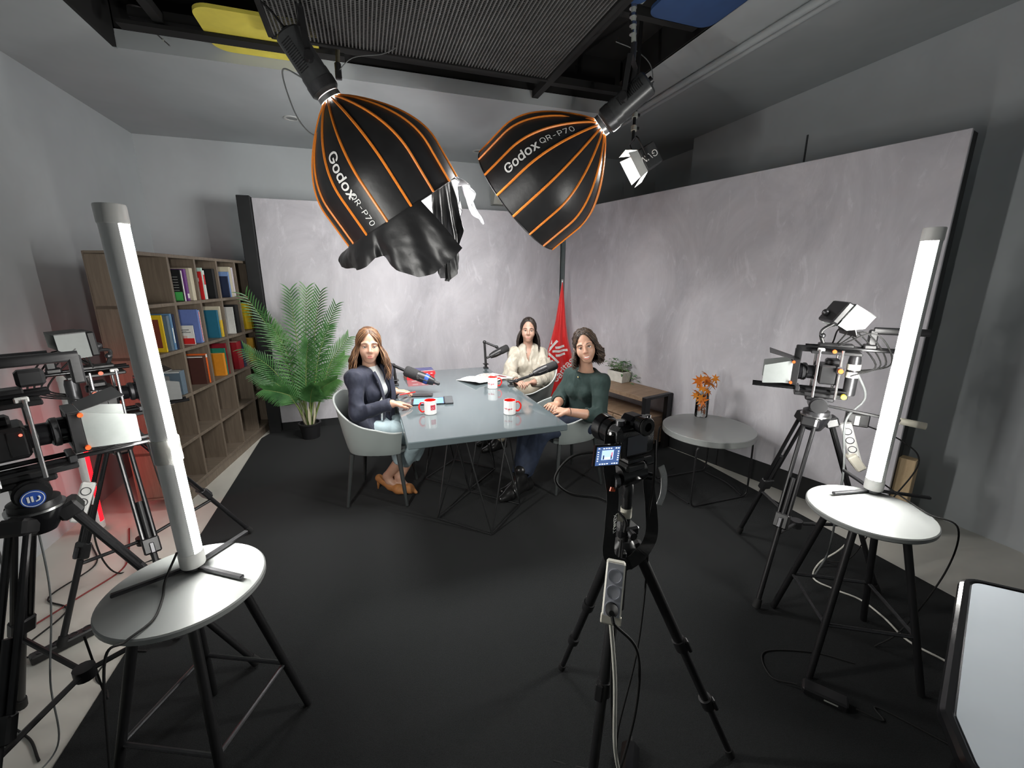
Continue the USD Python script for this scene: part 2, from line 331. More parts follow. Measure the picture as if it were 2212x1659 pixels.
part(t, 'frame', [box((0, 0.04, 1.21), (plen, 0.08, 2.42))], BOARDEDGE)
part(t, 'base_board', box((0, -0.005, 0.09), (plen, 0.02, 0.18), bev=.003), BOARDEDGE)
for px in (plen / 2 - 0.12,):
    w = part(t, 'caster', [cyl((px - .015, -0.06, 0.04), (px + .015, -0.06, 0.04), 0.035, n=18), box((px, -0.05, 0.085), (0.05, 0.05, 0.03), bev=.004)], RUBBER)
single('corner_post', 'slate grey post filling the corner between the two backdrops', 'post', box((2.415, 5.02, 1.21), (0.085, 0.10, 2.42), bev=.004), POST)

# ---------------------------------------------------------------- bookshelf and its books
S0, SD = V(-1.366, 3.447), unit(V(0.157, 0.988))
SANG = math.atan2(SD[1], SD[0]) - PI / 2           # local y runs along the shelf, local x out of its front
PITCH_C, PITCH_R, SH_D, BT = 0.352, 0.34, 0.27, 0.024
t = SHELF = thing('bookshelf', 'tall grey oak cube bookshelf standing left of the palm', 'bookshelf', (*S0, 0), SANG)
L5 = 5 * PITCH_C
for k in range(6):
    part(t, 'upright', box((-SH_D / 2, k * PITCH_C, 0.95), (SH_D, BT, 1.70), bev=.0015), SHELFV)
for k in range(6):
    part(t, 'board', box((-SH_D / 2, L5 / 2, 0.10 + k * PITCH_R), (SH_D + .002, L5 + BT, BT), bev=.0015), SHELFW)
part(t, 'back_panel', box((-SH_D - 0.004, L5 / 2, 0.95), (0.008, L5 + BT, 1.72)), SHELFV)
part(t, 'plinth', box((-0.03, L5 / 2, 0.045), (0.02, L5 + BT, 0.09)), SHELFW)
def paper(name, col): return mat('cover_' + name, col, 0.45, vary=(40, 0.05))
PAGES = mat('book_pages', (0.62, 0.58, 0.48), 0.8, vary=(150, 0.1))
_cell_end = {(1, 0): .21, (2, 0): .295, (3, 0): .157, (0, 1): .295, (1, 1): .144, (2, 1): .12, (3, 1): .16, (4, 1): .16, (0, 2): .23, (1, 2): .167, (2, 2): .135, (3, 2): .19, (4, 2): .16}
def book(col, row, y, th, h, d, cov, label, print_=None, lean=0.0, inset=0.018, cov2=None):
    """col 0..4 from the near end, row 0 the top; y metres from the cell's near upright; spine faces out (local +x)"""
    z = 0.10 + (4 - row) * PITCH_R + BT / 2 + 0.0005; yy = col * PITCH_C + BT / 2 + y + th / 2 + (.322 - _cell_end[col, row])
    o = S0 + rotz(SANG)[:2, :2] @ V(-inset, yy)
    t = thing('book', label, 'book', (*o, z), SANG, group='books in the cube bookshelf')
    R = rotx(-lean)
    part(t, 'cover', mv(cat(box((-.0015, 0, h / 2), (.003, th, h), bev=.001), box((-d / 2, th / 2 - .0012, h / 2), (d, .0024, h)), box((-d / 2, -th / 2 + .0012, h / 2), (d, .0024, h))), R, (0, 0, th * abs(math.sin(lean)) / 2)), cov, smooth=False)
    part(t, 'pages', mv(box((-d / 2 - .002, 0, h / 2), (d - .008, th - .005, h - .008)), R, (0, 0, th * abs(math.sin(lean)) / 2)), PAGES, smooth=False)
    if print_:
        for (m, x0, x1, z0, z1, face) in print_:
            if face == 'c': g = box((-(x0 + x1) / 2, -th / 2 - .0004, (z0 + z1) / 2), (x1 - x0, .0008, z1 - z0))
            else: g = box((.0004, (x0 + x1) / 2, (z0 + z1) / 2), (.0008, x1 - x0, z1 - z0))
            part(t, 'cover_print', mv(g, R, (0, 0, 0)), m, smooth=False)
c = paper
WH, GRN, BLK, PUR, CRM, RED, TEA, NAV, LBL, BLU2, YLW, ORG, MAR, BRN, DGR = (c('white', (.75, .75, .72)), c('green', (.07, .42, .10)), c('black', (.012, .013, .014)), c('purple', (.15, .04, .22)), c('cream', (.58, .53, .40)),
    c('red', (.58, .02, .02)), c('teal', (.02, .15, .24)), c('navy', (.02, .03, .07)), c('light_blue', (.20, .32, .60)), c('blue', (.13, .19, .46)), c('yellow', (.75, .50, .02)), c('orange', (.75, .28, .02)), c('maroon', (.22, .01, .02)), c('brown', (.07, .025, .02)), c('dark_green', (.02, .20, .13)))
MINT, SLATE, DORG, PINK = c('mint', (.50, .70, .62)), c('slate', (.12, .17, .22)), c('deep_orange', (.75, .13, .02)), c('pink', (.65, .45, .42))
lines = [(WH, .02, .14, .06 + k * .02, .062 + k * .02, 'c') for k in range(1, 7)] + [(GRN, .003, .165, .004, .07, 'c')]
book(1, 0, .03, .012, .235, .17, BLK, 'black book with white ruled lines and a green foot on its cover, top shelf', lines)
book(1, 0, .044, .014, .228, .15, WH, 'thin white book right of the black lined book, top shelf')
book(1, 0, .085, .03, .24, .17, PUR, 'purple book with a white barcode label, top shelf', [(WH, -.012, .012, .02, .055, 's')])
book(1, 0, .16, .05, .25, .17, CRM, 'thick cream book right of the purple one, top shelf')
book(2, 0, .06, .012, .225, .17, RED, 'red book with a white round emblem on its cover, top shelf', [(WH, .02, .05, .145, .175, 'c'), (WH, .07, .15, .155, .161, 'c'), (WH, .08, .13, .11, .115, 'c')])
book(2, 0, .075, .02, .255, .175, MINT, 'mint green book standing behind the red one, top shelf')
book(2, 0, .097, .022, .235, .15, WH, 'white book with a red band beside the mint book, top shelf', [(RED, -.011, .011, .12, .2, 's')])
book(2, 0, .25, .045, .25, .17, BLK, 'black hardback at the right end of the third compartment, top shelf')
book(3, 0, .02, .02, .19, .16, NAV, 'short navy book in front of the blue books, top shelf')
book(3, 0, .042, .025, .23, .165, LBL, 'light blue book left of the cream folders, top shelf')
book(3, 0, .07, .05, .275, .17, CRM, 'tall cream folder in the fourth compartment, top shelf')
book(3, 0, .122, .035, .27, .165, c('lilac', (.62, .58, .64)), 'tall pale lilac folder right of the cream folder, top shelf')
book(0, 1, .14, .014, .26, .17, YLW, 'yellow framed book with a dark orange picture on its cover, second shelf', [(c('picture_red', (.22, .05, .03)), .02, .155, .03, .23, 'c'), (c('picture_glow', (.55, .12, .05)), .06, .12, .07, .17, 'c')])
book(0, 1, .20, .03, .25, .165, SLATE, 'slate blue book right of the yellow framed one, second shelf')
book(0, 1, .24, .025, .262, .17, c('mid_blue', (.12, .25, .42)), 'mid blue book with a pale strip on its spine, second shelf', [(WH, -.006, .006, .05, .16, 's')])
book(0, 1, .275, .02, .255, .16, NAV, 'dark navy book touching the second upright, second shelf')
book(1, 1, .10, .016, .268, .185, BLU2, 'large blue book behind the small white booklet, second shelf')
book(1, 1, .118, .026, .262, .18, LBL, 'pale blue book with a red stripe on its spine, second shelf', [(RED, -.002, .004, .01, .25, 's'), (WH, .004, .011, .01, .25, 's')])
book(1, 1, .01, .008, .15, .115, WH, 'small white and red booklet with handwriting leaning before the blue book, second shelf', [(RED, .002, .113, .004, .05, 'c'), (PINK, .05, .113, .05, .07, 'c'), (BLK, .03, .09, .115, .119, 'c'), (BLK, .02, .10, .095, .099, 'c'), (BLK, .05, .075, .104, .107, 'c')])
book(2, 1, .035, .03, .24, .175, TEA, 'teal blue book in the third compartment, second shelf')
book(2, 1, .09, .03, .27, .17, CRM, 'cream book with a yellow lower half, second shelf', [(YLW, -.015, .015, .003, .15, 's'), (YLW, .003, .165, .003, .15, 'c')])
book(3, 1, .03, .02, .25, .165, WH, 'narrow off white book left of the black binder, second shelf')
book(3, 1, .09, .07, .265, .17, BLK, 'black binder in the fourth compartment, second shelf')
book(4, 1, .06, .05, .27, .19, YLW, 'bright yellow book beside the palm, second shelf')
book(0, 2, .17, .06, .18, .17, SLATE, 'grey blue book partly hidden by the hooded camera, third shelf', [(WH, .003, .165, .168, .176, 'c')])
book(1, 2, .10, .04, .235, .17, BRN, 'dark brown book with a white top edge, third shelf', [(WH, .003, .165, .222, .23, 'c')])
book(1, 2, .145, .022, .245, .17, DORG, 'deep orange book right of the brown one, third shelf', [(WH, -.011, .011, .215, .24, 's')])
book(2, 2, .04, .04, .20, .15, ORG, 'orange book in front of the green one, third shelf')
book(2, 2, .085, .02, .24, .17, DGR, 'dark green book behind the orange one, third shelf')
book(2, 2, .11, .025, .28, .175, MAR, 'tall maroon book at the back of the third compartment, third shelf')
book(3, 2, .03, .10, .26, .175, c('deep_red', (.25, .008, .015)), 'thick deep red book in the fourth compartment, third shelf')
book(3, 2, .14, .05, .25, .165, NAV, 'navy book right of the thick deep red one, third shelf')
book(4, 2, .06, .035, .25, .18, c('amber', (.65, .36, .05)), 'amber yellow book leaning in the last compartment, third shelf', lean=-0.12)

# ---------------------------------------------------------------- lamps: tube lights on stool tables
def stool_table(loc, rz, label):
    t = thing('stool_table', label, 'side table', loc, rz, group='white stool tables')
    H, R = 0.70, 0.218
    part(t, 'tabletop', lathe([(0, H - .024), (R - .006, H - .024), (R, H - .018), (R, H - .004), (R - .004, H), (0, H)], 56), WHITET)
    part(t, 'mount_ring', lathe([(0, H - .04), (.12, H - .04), (.12, H - .0245), (0, H - .0245)], 24), BLACKM)
    for k in range(4):
        a = k * PI / 2; d = V(math.cos(a), math.sin(a), 0)
        part(t, 'leg', cyl(d * .125 + V(0, 0, H - .03), d * .285 + V(0, 0, .006), .0145, .0135, 12), BLACKM)
        e = V(math.cos(a + PI / 2), math.sin(a + PI / 2), 0); q = lambda v, z: v * (.125 + (.285 - .125) * (1 - z / (H - .03))) + V(0, 0, z)
        part(t, 'stretcher', cyl(q(d, .24), q(e, .24), .0075, n=8), DARKSTEEL)
    return t
stool_table((-0.60, 1.42, 0.008), 0.35, 'white round stool table carrying the left tube light')
stool_table((1.925, 1.035, 0.008), 0.25, 'white round stool table carrying the right tube light')

TUBEGLOW = emitter('tube_light_diffuser', (1.0, 0.985, 0.94), TUBE_POWER)
def arc_strip(r, a0, a1, z0, z1, n=16):
    return grid(lambda u, v: np.stack([r * np.cos(a0 + (a1 - a0) * u), r * np.sin(a0 + (a1 - a0) * u), z0 + (z1 - z0) * v], -1), n, 2)
def tube_light(loc, tilt, face, L, r, half, glow, label, feet=True, name='tube_light', body=None, gap=None):
    t = thing(name, label, 'tube light', loc, group='white tube lights' if feet else None)
    R = axes(tilt, (0, 1, 0)); R = np.stack([R[:, 1], R[:, 2], R[:, 0]], 1)
    fl = R.T @ V(math.cos(face), math.sin(face), 0); fa = math.atan2(fl[1], fl[0]); z0 = .045
    T = lambda g: mv(g, R)
    part(t, 'housing', T(shell(arc_strip(r, fa + half, fa + 2 * PI - half, z0, L, 22), .002)), body or mat('pale_tube_housing', (.74, .75, .74), .4, vary=(30, .03)))
    for a, b in (gap or [(z0, L - .04)]):
        part(t, 'diffuser', T(arc_strip(r, fa - half, fa + half, a, b, 16)), glow)
    for zc, h in ((z0 - .005, .05), (L - .02, .05)):
        part(t, 'end_cap', T(lathe([(0, zc - h / 2), (r + .001, zc - h / 2), (r + .0025, zc - h / 2 + .004), (r + .0025, zc + h / 2 - .004), (r + .001, zc + h / 2), (0, zc + h / 2)], 28)), WHITEP if not body else body)
    if feet:
        part(t, 'hub', lathe([(0, .004), (.03, .004), (.03, .03), (0, .03)], 18), DARKSTEEL)
        for k in feet:
            d = V(math.cos(k), math.sin(k), 0); A = axes(d)
            part(t, 'foot', mv(box((.11, 0, .010), (.19, .017, .012), bev=.003), A), DARKSTEEL)
    return t, R, fa
lt, LR, lfa = tube_light((-0.603, 1.50, 0.708), unit(V(-.02, 0, 1)), rad(36), 1.12, .033, rad(88), TUBEGLOW, 'lit tube light standing on the left stool table', feet=(rad(205), rad(-35), rad(55)), gap=[(.045, .40), (.445, 1.08)])
part(lt, 'clip_collar', mv(shell(arc_strip(.037, 0, 2 * PI, .385, .46, 30), .004), LR), mat('clear_collar', (.6, .6, .58), .25, vary=(30, .03), trans=.5))
rt, RR, rfa = tube_light((2.10, 1.13, 0.708), unit(V(.02, 0, 1)), math.atan2(.3, -.95), 1.12, .033, rad(85), TUBEGLOW, 'lit tube light standing on the right stool table', feet=(rad(170), rad(-40), rad(65)))
REDGLOW = emitter('red_tube_diffuser', (1.0, 0.004, 0.007), RED_POWER)
rd, _, _ = tube_light((-1.80, 3.30, 0.01), unit(V(.045, -.06, 1)), rad(58), 1.08, .03, rad(102), REDGLOW, 'red glowing tube light leaning by the bookshelf side', feet=None)
part(rd, 'label_sticker', box((0.024, -.078, .80), (.022, .004, .13), R=rotz(.3)), mat('pale_blue_print', (.25, .33, .6), .5, vary=(60, .2)))

# ---------------------------------------------------------------- hanging softboxes
SBBLACK = mat('black_softbox_nylon', (0.013, 0.013, 0.014), 0.42, vary=(14, 0.2), bump=(26, 0.25), sheen=0.05)
SBRIB = mat('orange_rib_piping', (0.90, 0.26, 0.03), 0.4, vary=(60, 0.08))
SBIN = mat('silver_softbox_lining', (0.62, 0.62, 0.64), 0.4, vary=(14, 0.06))
SBGLOW = emitter('softbox_diffuser', (1.0, 0.985, 0.96), SOFTBOX_POWER)
RINGGLOW = emitter('speed_ring_glow', (1.0, 0.98, 0.95), 6.0)
LOGO = mat('white_print', (0.85, 0.85, 0.83), 0.5, vary=(60, 0.03))
LAMPB = mat('dark_lamp_casing', (0.05, 0.052, 0.054), 0.34, 0.2, vary=(30, 0.15))
NR, SR, SL = 16, 0.395, 0.66
def srad(t): return 0.055 + (SR - 0.055) * np.sin(PI / 2 * np.clip(t / .68, 0, 1)) ** 0.88
def softbox(apex, axis, e1, label, g_text, flip, roll):
    """frame: z runs from the apex to the mouth, x towards e1"""
    z = unit(axis); x = unit(np.asarray(e1) - z * (z @ np.asarray(e1))); y = np.cross(z, x); F = np.stack([x, y, z], 1)
    t = thing('softbox', label, 'softbox', apex, group='hanging softboxes'); T = lambda g: mv(g, F)
    def skin(off):
        def fn(u, v):
            k = u * NR; fr = k - np.floor(k); r = srad(v) + off
            a0 = np.floor(k) * 2 * PI / NR + roll; a1 = a0 + 2 * PI / NR
            c0, s0, c1, s1 = np.cos(a0), np.sin(a0), np.cos(a1), np.sin(a1)
            q = (1 + .018 * np.sin(fr * PI))
            return np.stack([r * q * (c0 * (1 - fr) + c1 * fr), r * q * (s0 * (1 - fr) + s1 * fr), SL * v], -1)
        return grid(fn, NR * 4 + 1, 22)
    part(t, 'fabric', T(skin(0)), SBBLACK, smooth=24)
    part(t, 'lining', T((lambda g: (g[0], g[1][:, ::-1]))(skin(-.004))), SBIN, smooth=24)
    ribs = []
    for k in range(NR):
        a = k * 2 * PI / NR + roll; v = np.linspace(0.0, 1, 26); r = srad(v) + .002
        if k == g_text + 2: r = r - .03 * np.exp(-((v - .11) / .05) ** 2)
        part(t, 'rib', T(tube(np.stack([r * np.cos(a), r * np.sin(a), SL * v], -1), .0075, n=6)), SBRIB)
    part(t, 'rim', T(tube([(SR * math.cos(a), SR * math.sin(a), SL) for a in np.arange(48) * 2 * PI / 48], .004, n=6, closed=True)), SBBLACK)
    part(t, 'diffuser', T(lathe([(0, SL - .09), (SR * .955, SL - .09)], 48)), SBGLOW)
    part(t, 'speed_ring', T(lathe([(.058, -.03), (.064, -.03), (.064, -.006), (.058, -.006)], 32)), STEEL)
    part(t, 'lit_gap', T(lathe([(.058, -.006), (.060, .008)], 32)), RINGGLOW)
    am = (g_text + .5) * 2 * PI / NR + roll; ca, sa = math.cos(am), math.sin(am); hw = math.cos(PI / NR)
    def wrap(g, s0, d):
        v, f = g; v = v.copy(); sgn = -1 if flip else 1
        t_ = s0 + sgn * v[:, 0] / SL; w = -v[:, 1] * sgn
        r = srad(t_) * hw * 1.018 + .004 + v[:, 2]
        return T((np.stack([r * ca - w * sa, r * sa + w * ca, SL * t_], 1), f))
    G1 = text('Godox', .055, .0008); G2 = text('QR-P70', .034, .0008, False)
    for g, s0 in (((G1[0] - V(0, .032, 0), G1[1]), .36 if not flip else .82), ((G2[0] - V(0, .018, 0), G2[1]), .685 if not flip else .445)):
        part(t, 'logo_lettering', wrap(g, s0, 1), LOGO, smooth=False)
    # lamp head behind the apex
    h = thing('studio_lamp', label.replace('softbox', 'lamp head feeding the softbox').replace('open ', ''), 'studio light', apex, group='softbox lamp heads')
    part(h, 'body', T(lathe([(0, -.345), (.064, -.345), (.072, -.335), (.072, -.15), (.076, -.14), (.076, -.05), (.062, -.035), (0, -.035)], 32)), LAMPB)
    part(h, 'collar', T(lathe([(.0765, -.10), (.0795, -.10), (.0795, -.055), (.0765, -.055)], 32)), DARKSTEEL)
    for k in range(14):
        for j in range(3):
            a = roll + (g_text + .5 + (j - 1) * .9) * 2 * PI / NR
            if j == 1: part(h, 'vent_slot', T(mv(box((.0725, 0, -.16 - k * .011), (.003, .055, .004)), rotz(a))), BLACKG, smooth=False)
    part(h, 'rear_knob', T(mv(lathe([(0, 0), (.02, 0), (.02, .02), (0, .02)], 14), None, (0, 0, -.366))), BLACKP)
    return t, h, F
E1 = V(.606, -.107, .38)
ND = V(math.sin(_y), math.cos(_y), 0)
Lap, Lax = V(-.085, 2.86, 2.60), unit(V(.334, -.26, -.565) + .30 * ND - .07 * _r)
sbL, hL, FL = softbox(Lap, Lax, E1, 'left hanging softbox with a loose black cloth around its mouth', 5, False, -0.13)
Rap = V(1.455, 2.60, 2.545)
Rax = unit(V(-.47, .06, -.37) + .30 * ND)
sbR, hR, FR = softbox(Rap, Rax, V(.384, -.274, -.549), 'right hanging softbox with a clean open mouth', 4, True, 0.0)

# ---------------------------------------------------------------- table
TX0, TX1, TY0, TY1, TZ = 0.165, 1.14, 2.27, 4.155, 0.76
TABM = mat('grey_blue_lacquer', (0.090, 0.112, 0.120), 0.09, vary=(3, 0.03), coat=0.5)
WIRE = mat('black_wire_rod', (0.02, 0.021, 0.022), 0.4, 0.3, vary=(60, 0.15))
t = thing('meeting_table', 'long glossy grey blue table with wire frame bases', 'table', ((TX0 + TX1) / 2, (TY0 + TY1) / 2, 0))
part(t, 'tabletop', mv(box((0, 0, TZ - .021), (TX1 - TX0, TY1 - TY0, .042), bev=.004)), TABM)
for cy in (2.686 - 3.2125, 3.33 - 3.2125):
    c0 = V(.672 - (TX0 + TX1) / 2, cy, 0); bot = [c0 + V(.305 * math.cos(a), .305 * math.sin(a), .016) for a in np.arange(4) * PI / 2]
    top = [c0 + V(sx * .15, sy * .19, TZ - .048) for sx, sy in ((1, 1), (-1, 1), (-1, -1), (1, -1))]
    for k in range(4):
        part(t, 'base_rod', cyl(bot[k], bot[(k + 1) % 4], .006, n=8), WIRE)
        part(t, 'top_rod', cyl(top[k], top[(k + 1) % 4], .005, n=8), WIRE)
        part(t, 'slanted_rod', cyl(bot[k], top[k], .005, n=8), WIRE); part(t, 'slanted_rod', cyl(bot[k], top[k - 1], .005, n=8), WIRE)

# ---------------------------------------------------------------- chairs (local x is the way a sitter faces)
CHAIRM = mat('sage_grey_shell', (0.285, 0.32, 0.31), 0.45, vary=(4, 0.03))
CHLEG = mat('charcoal_chair_leg', (0.035, 0.04, 0.04), 0.5, vary=(30, 0.1))
def make_chair(loc, rz, label):
    t = thing('tub_chair', label, 'chair', loc, rz, 'tub chairs at the table')
    def fn(u, v):
        ph = (u * 2 - 1) * rad(128); c, s = np.cos(ph), np.sin(ph); n = 2 / 2.7
        px = -np.sign(c) * np.abs(c) ** n; py = np.sign(s) * np.abs(s) ** n
        rim = .585 + .235 * np.clip(np.cos(ph * .74), 0, 1) ** 1.9
        w = v ** .8; A = .235 + .06 * w; B = .22 + .065 * w
        fr = np.clip((np.abs(ph) - rad(95)) / rad(33), 0, 1); z0 = .405 + .0 * fr
        return np.stack([px * A - .01 * w + .02, py * B, z0 + (rim - z0) * v], -1)
    part(t, 'shell', shell(grid(fn, 61, 12), -.009), CHAIRM, smooth=50)
    rimp = fn(np.linspace(0, 1, 61), np.ones(61))
    part(t, 'rim', tube(rimp + V(0, 0, .001), .0065, n=8), mat('pale_shell_edge', (0.50, 0.53, 0.52), .35, vary=(20, .03)))
    part(t, 'seat', mv(cat(prism(sg.box(-.17, -.175, .205, .175).buffer(-.07).buffer(.07, quad_segs=6), .02)), t=(0, 0, .40)), CHAIRM)
    part(t, 'cushion', mv(prism(sg.box(-.17, -.19, .215, .19).buffer(-.06).buffer(.06, quad_segs=6), .022), t=(0, 0, .43)), mat('dark_grey_cushion', (.12, .13, .13), .8, vary=(60, .15)))
    part(t, 'underframe', [box((0, 0, .388), (.34, .06, .022), bev=.004), box((0, 0, .388), (.06, .34, .022), bev=.004)], CHLEG)
    for sx in (-1, 1):
        for sy in (-1, 1):
            part(t, 'leg', cyl((sx * .165, sy * .165, .40), (sx * .215, sy * .215, .006), .018, .011, 10), CHLEG)
    return t
make_chair((0.035, 3.20, 0.009), rad(-16), 'grey tub chair of the woman in the navy blazer')
make_chair((1.475, 2.965, 0.009), rad(187), 'grey tub chair of the woman in the green top')
make_chair((1.455, 3.87, 0.009), rad(200), 'grey tub chair of the woman in the cream shirt')

# ---------------------------------------------------------------- things on the table
MUGW = mat('white_glazed_mug', (0.80, 0.80, 0.79), 0.12, vary=(20, 0.01), coat=0.4)
MUGR = mat('red_mug_glaze', (0.70, 0.02, 0.015), 0.18, vary=(20, 0.04), coat=0.3)
REDP = mat('red_print', (0.55, 0.02, 0.05), 0.4, vary=(80, 0.1))
def mug(loc, hand, label, logo):
    t = thing('mug', label, 'mug', (*loc, TZ + .0005), 0, 'mugs on the table')
    r, h = .041, .095
    part(t, 'body', lathe([(0, 0), (r - .003, 0), (r, .003), (r, h - .002), (r - .001, h), (r - .003, h - .001)], 36), MUGW)
    part(t, 'lining', lathe([(r - .0015, h + .0004), (r - .004, h - .003), (r - .005, .01), (0, .008)], 36), MUGR)
    d = V(math.cos(hand), math.sin(hand), 0); pts = [d * (r - .002) + V(0, 0, .078), d * (r + .018) + V(0, 0, .08), d * (r + .032) + V(0, 0, .06), d * (r + .031) + V(0, 0, .038), d * (r + .016) + V(0, 0, .018), d * (r - .002) + V(0, 0, .02)]
    part(t, 'handle', tube(pts, .0058, n=10, smooth=6), MUGR)
    cam_a = math.atan2(-loc[1], -loc[0])
    def wrap(poly, ang, z0, th=.0007):
        v, f = tri(trimesh.creation.extrude_polygon(poly, th, engine='earcut')); a = ang + v[:, 0] / r
        rr = r + .0002 + v[:, 2]
        return np.stack([rr * np.cos(a), rr * np.sin(a), z0 + v[:, 1]], 1), f
    if logo == 'square':
        cells = sg.box(-.014, -.016, .014, .016)
        part(t, 'logo', cat(*[wrap(sg.box(x, -.017, x + .0035, .017), cam_a + .42, .05) for x in np.arange(-.0155, .0155, .0034)]), REDP, smooth=False)
        MARK = mat('pale_pink_print', (.75, .45, .48), .4, vary=(80, .1))
        part(t, 'logo_mark', cat(*[wrap(sg.LineString(l).buffer(.0011), cam_a + .42, .05, .0012) for l in ([(-.009, .010), (.009, .010)], [(-.009, .003), (-.009, -.010), (.0, -.010)], [(.006, .004), (.006, -.010)], [(-.003, .005), (.0, -.004)])]), MARK, smooth=False)
    else:  # a short line of red Arabic handwriting with its dots
        st = [[(.026, .002), (.022, .004), (.019, .0), (.023, -.002), (.026, .001)], [(.019, .0), (.012, .0), (.012, .003)], [(.012, 0), (.008, 0), (.007, .003)], [(.003, .002), (.006, .001), (.003, -.001), (.001, -.004), (.005, -.006), (.009, -.005)],
              [(-.004, .003), (-.006, .0), (-.012, .0), (-.013, .004)], [(-.013, 0), (-.018, 0), (-.019, .003)], [(-.019, 0), (-.024, 0), (-.026, .005)]]
        dots = [(.008, -.004), (.011, -.004), (.002, -.010), (.005, -.010), (-.010, .007), (-.017, -.004)]
        s = 1.05
        part(t, 'handwriting', cat(*[wrap(sg.LineString([(x * s, z * s) for x, z in l]).buffer(.0013), cam_a + (.22 if logo == 'near' else .1) - .5, .042) for l in st] + [wrap(sg.Point(x * s, z * s).buffer(.0012), cam_a + (.22 if logo == 'near' else .1) - .5, .042) for x, z in dots]), REDP, smooth=False)
    return t
mug((.363, 2.765), rad(180), 'white and red mug with a red square logo, beside the tablet', 'square')
mug((.867, 2.593), rad(-12), 'white and red mug with handwriting nearest the woman in green', 'near')
mug((.951, 3.29), rad(-8), 'white and red mug standing in front of the open magazine', 'far')

SCREEN = emitter('tablet_screen', (.16, .30, .75), 1.3)
tb = thing('tablet', 'tablet with a lit blue screen under the hands of the woman in navy', 'tablet', (.385, 3.05, TZ), rad(-8))
part(tb, 'body', mv(prism(rrect(.24, .17, .012), .007), t=(0, 0, .0005)), BLACKG)
part(tb, 'screen', box((0.005, 0, .0079), (.215, .148, .0008)), SCREEN, smooth=False)
part(tb, 'icons', [box((.03 + .03 * (k % 2), .045 - .03 * (k // 2), .0086), (.02, .008, .0004)) for k in range(6)], emitter('tablet_text', (.35, .5, .9), 1.3), smooth=False)
c_ = thing('tablet_cover', 'dark folded tablet cover lying right of the tablet', 'case', (.535, 3.03, TZ), rad(-8))
part(c_, 'flap', mv(prism(rrect(.06, .19, .01), .012), t=(0, 0, .0005)), mat('dark_grey_cover', (.06, .065, .07), .5, vary=(40, .1)))
part(c_, 'hinge', cyl((-.03, -.09, .008), (-.03, .09, .008), .005, n=8), BLACKP)
ph = thing('phone', 'black phone lying behind the tablet', 'phone', (.37, 3.235, TZ), rad(-14))
part(ph, 'body', mv(prism(rrect(.155, .075, .01), .0085), t=(0, 0, .0005)), BLACKG); part(ph, 'camera_bump', box((.055, .015, .0095), (.03, .03, .002), bev=.001), BLACKP)
# red books at the far left
REDB = mat('red_book_cover', (.62, .02, .025), .35, vary=(30, .05), coat=.2)
for k, (dz, rz, lab) in enumerate(((0, 6, 'lower red book of the pair at the far left table corner'), (.031, 3, 'upper red book of the pair at the far left table corner'))):
    b_ = thing('red_book', lab, 'book', (.42 + .012 * k, 3.90, TZ + dz + .0005), rad(rz), 'red books on the table')
    part(b_, 'cover', [box((0, 0, .0012), (.25, .17, .0024)), box((0, 0, .0278), (.25, .17, .0024)), box((0, -.084, .0145), (.25, .0024, .029))], REDB, smooth=False)
    part(b_, 'pages', box((0, .003, .0145), (.243, .16, .0235)), PAGES, smooth=False)
    part(b_, 'cover_print', [box((x, -.0855, .0145), (w, .0006, .004)) for x, w in ((-.06, .05), (.03, .06), (.09, .02))], LOGO, smooth=False)
b_ = thing('booklet', 'thin dark blue booklet on top of the red books', 'booklet', (.45, 3.91, TZ + .062), rad(1))
part(b_, 'cover', [box((0, 0, .0008), (.2, .13, .0016)), box((0, 0, .0085), (.2, .13, .0016))], paper('ink_blue', (.06, .06, .16))); part(b_, 'pages', box((0, 0, .0046), (.196, .126, .006)), PAGES)
# open magazine
mg = thing('magazine', 'open magazine with a curled page before the woman in the cream shirt', 'magazine', (.975, 3.62, TZ + .0005), rad(24))
MAGP = mat('glossy_magazine_page', (.74, .73, .71), .3, vary=(8, .06), coat=.2)
def page(sgn, lift):
    def fn(u, v):
        x = sgn * u * .215
        z = .012 * np.sin(np.clip(u * 1.25, 0, 1) * PI) ** .8 + .003 + lift * u ** 3 * (1 - v)
        return np.stack([x, (v - .5) * .29, z], -1)
    return fn
for s_ in (-1, 1):
    g = grid(page(s_, .035 if s_ < 0 else .004), 18, 10); g = g if s_ > 0 else (g[0], g[1][:, ::-1])
    part(mg, 'page_stack', shell(g, .003), MAGP, smooth=60)
PRN = mat('magazine_photo_print', (.45, .12, .10), .35, vary=(50, .6), col2=(.75, .70, .66))
def print_patch(s_, u0, u1, v0, v1, m):
    f_ = page(s_, .035 if s_ < 0 else .004); g = grid(lambda u, v: f_(u0 + (u1 - u0) * u, v0 + (v1 - v0) * v) + V(0, 0, .0012), 8, 6)
    part(mg, 'printed_picture', shell(g if s_ > 0 else (g[0], g[1][:, ::-1]), .0004), m, smooth=60)
print_patch(1, .1, .55, .5, .95, PRN); print_patch(1, .62, .9, .2, .6, mat('dark_red_print', (.18, .02, .02), .35, vary=(60, .3))); print_patch(-1, .2, .8, .62, .92, PRN)
print_patch(1, .15, .5, .1, .4, mat('grey_text_print', (.45, .45, .44), .4, vary=(300, .35)))
pn = thing('pen', 'red pen held over the tablet by the woman in navy', 'pen', (.255, 3.20, .795), rad(12))
part(pn, 'barrel', cyl((-.06, 0, 0), (.06, 0, .006), .0045, n=10), MUGR); part(pn, 'clip', box((-.03, 0, .007), (.035, .003, .0015)), STEEL)

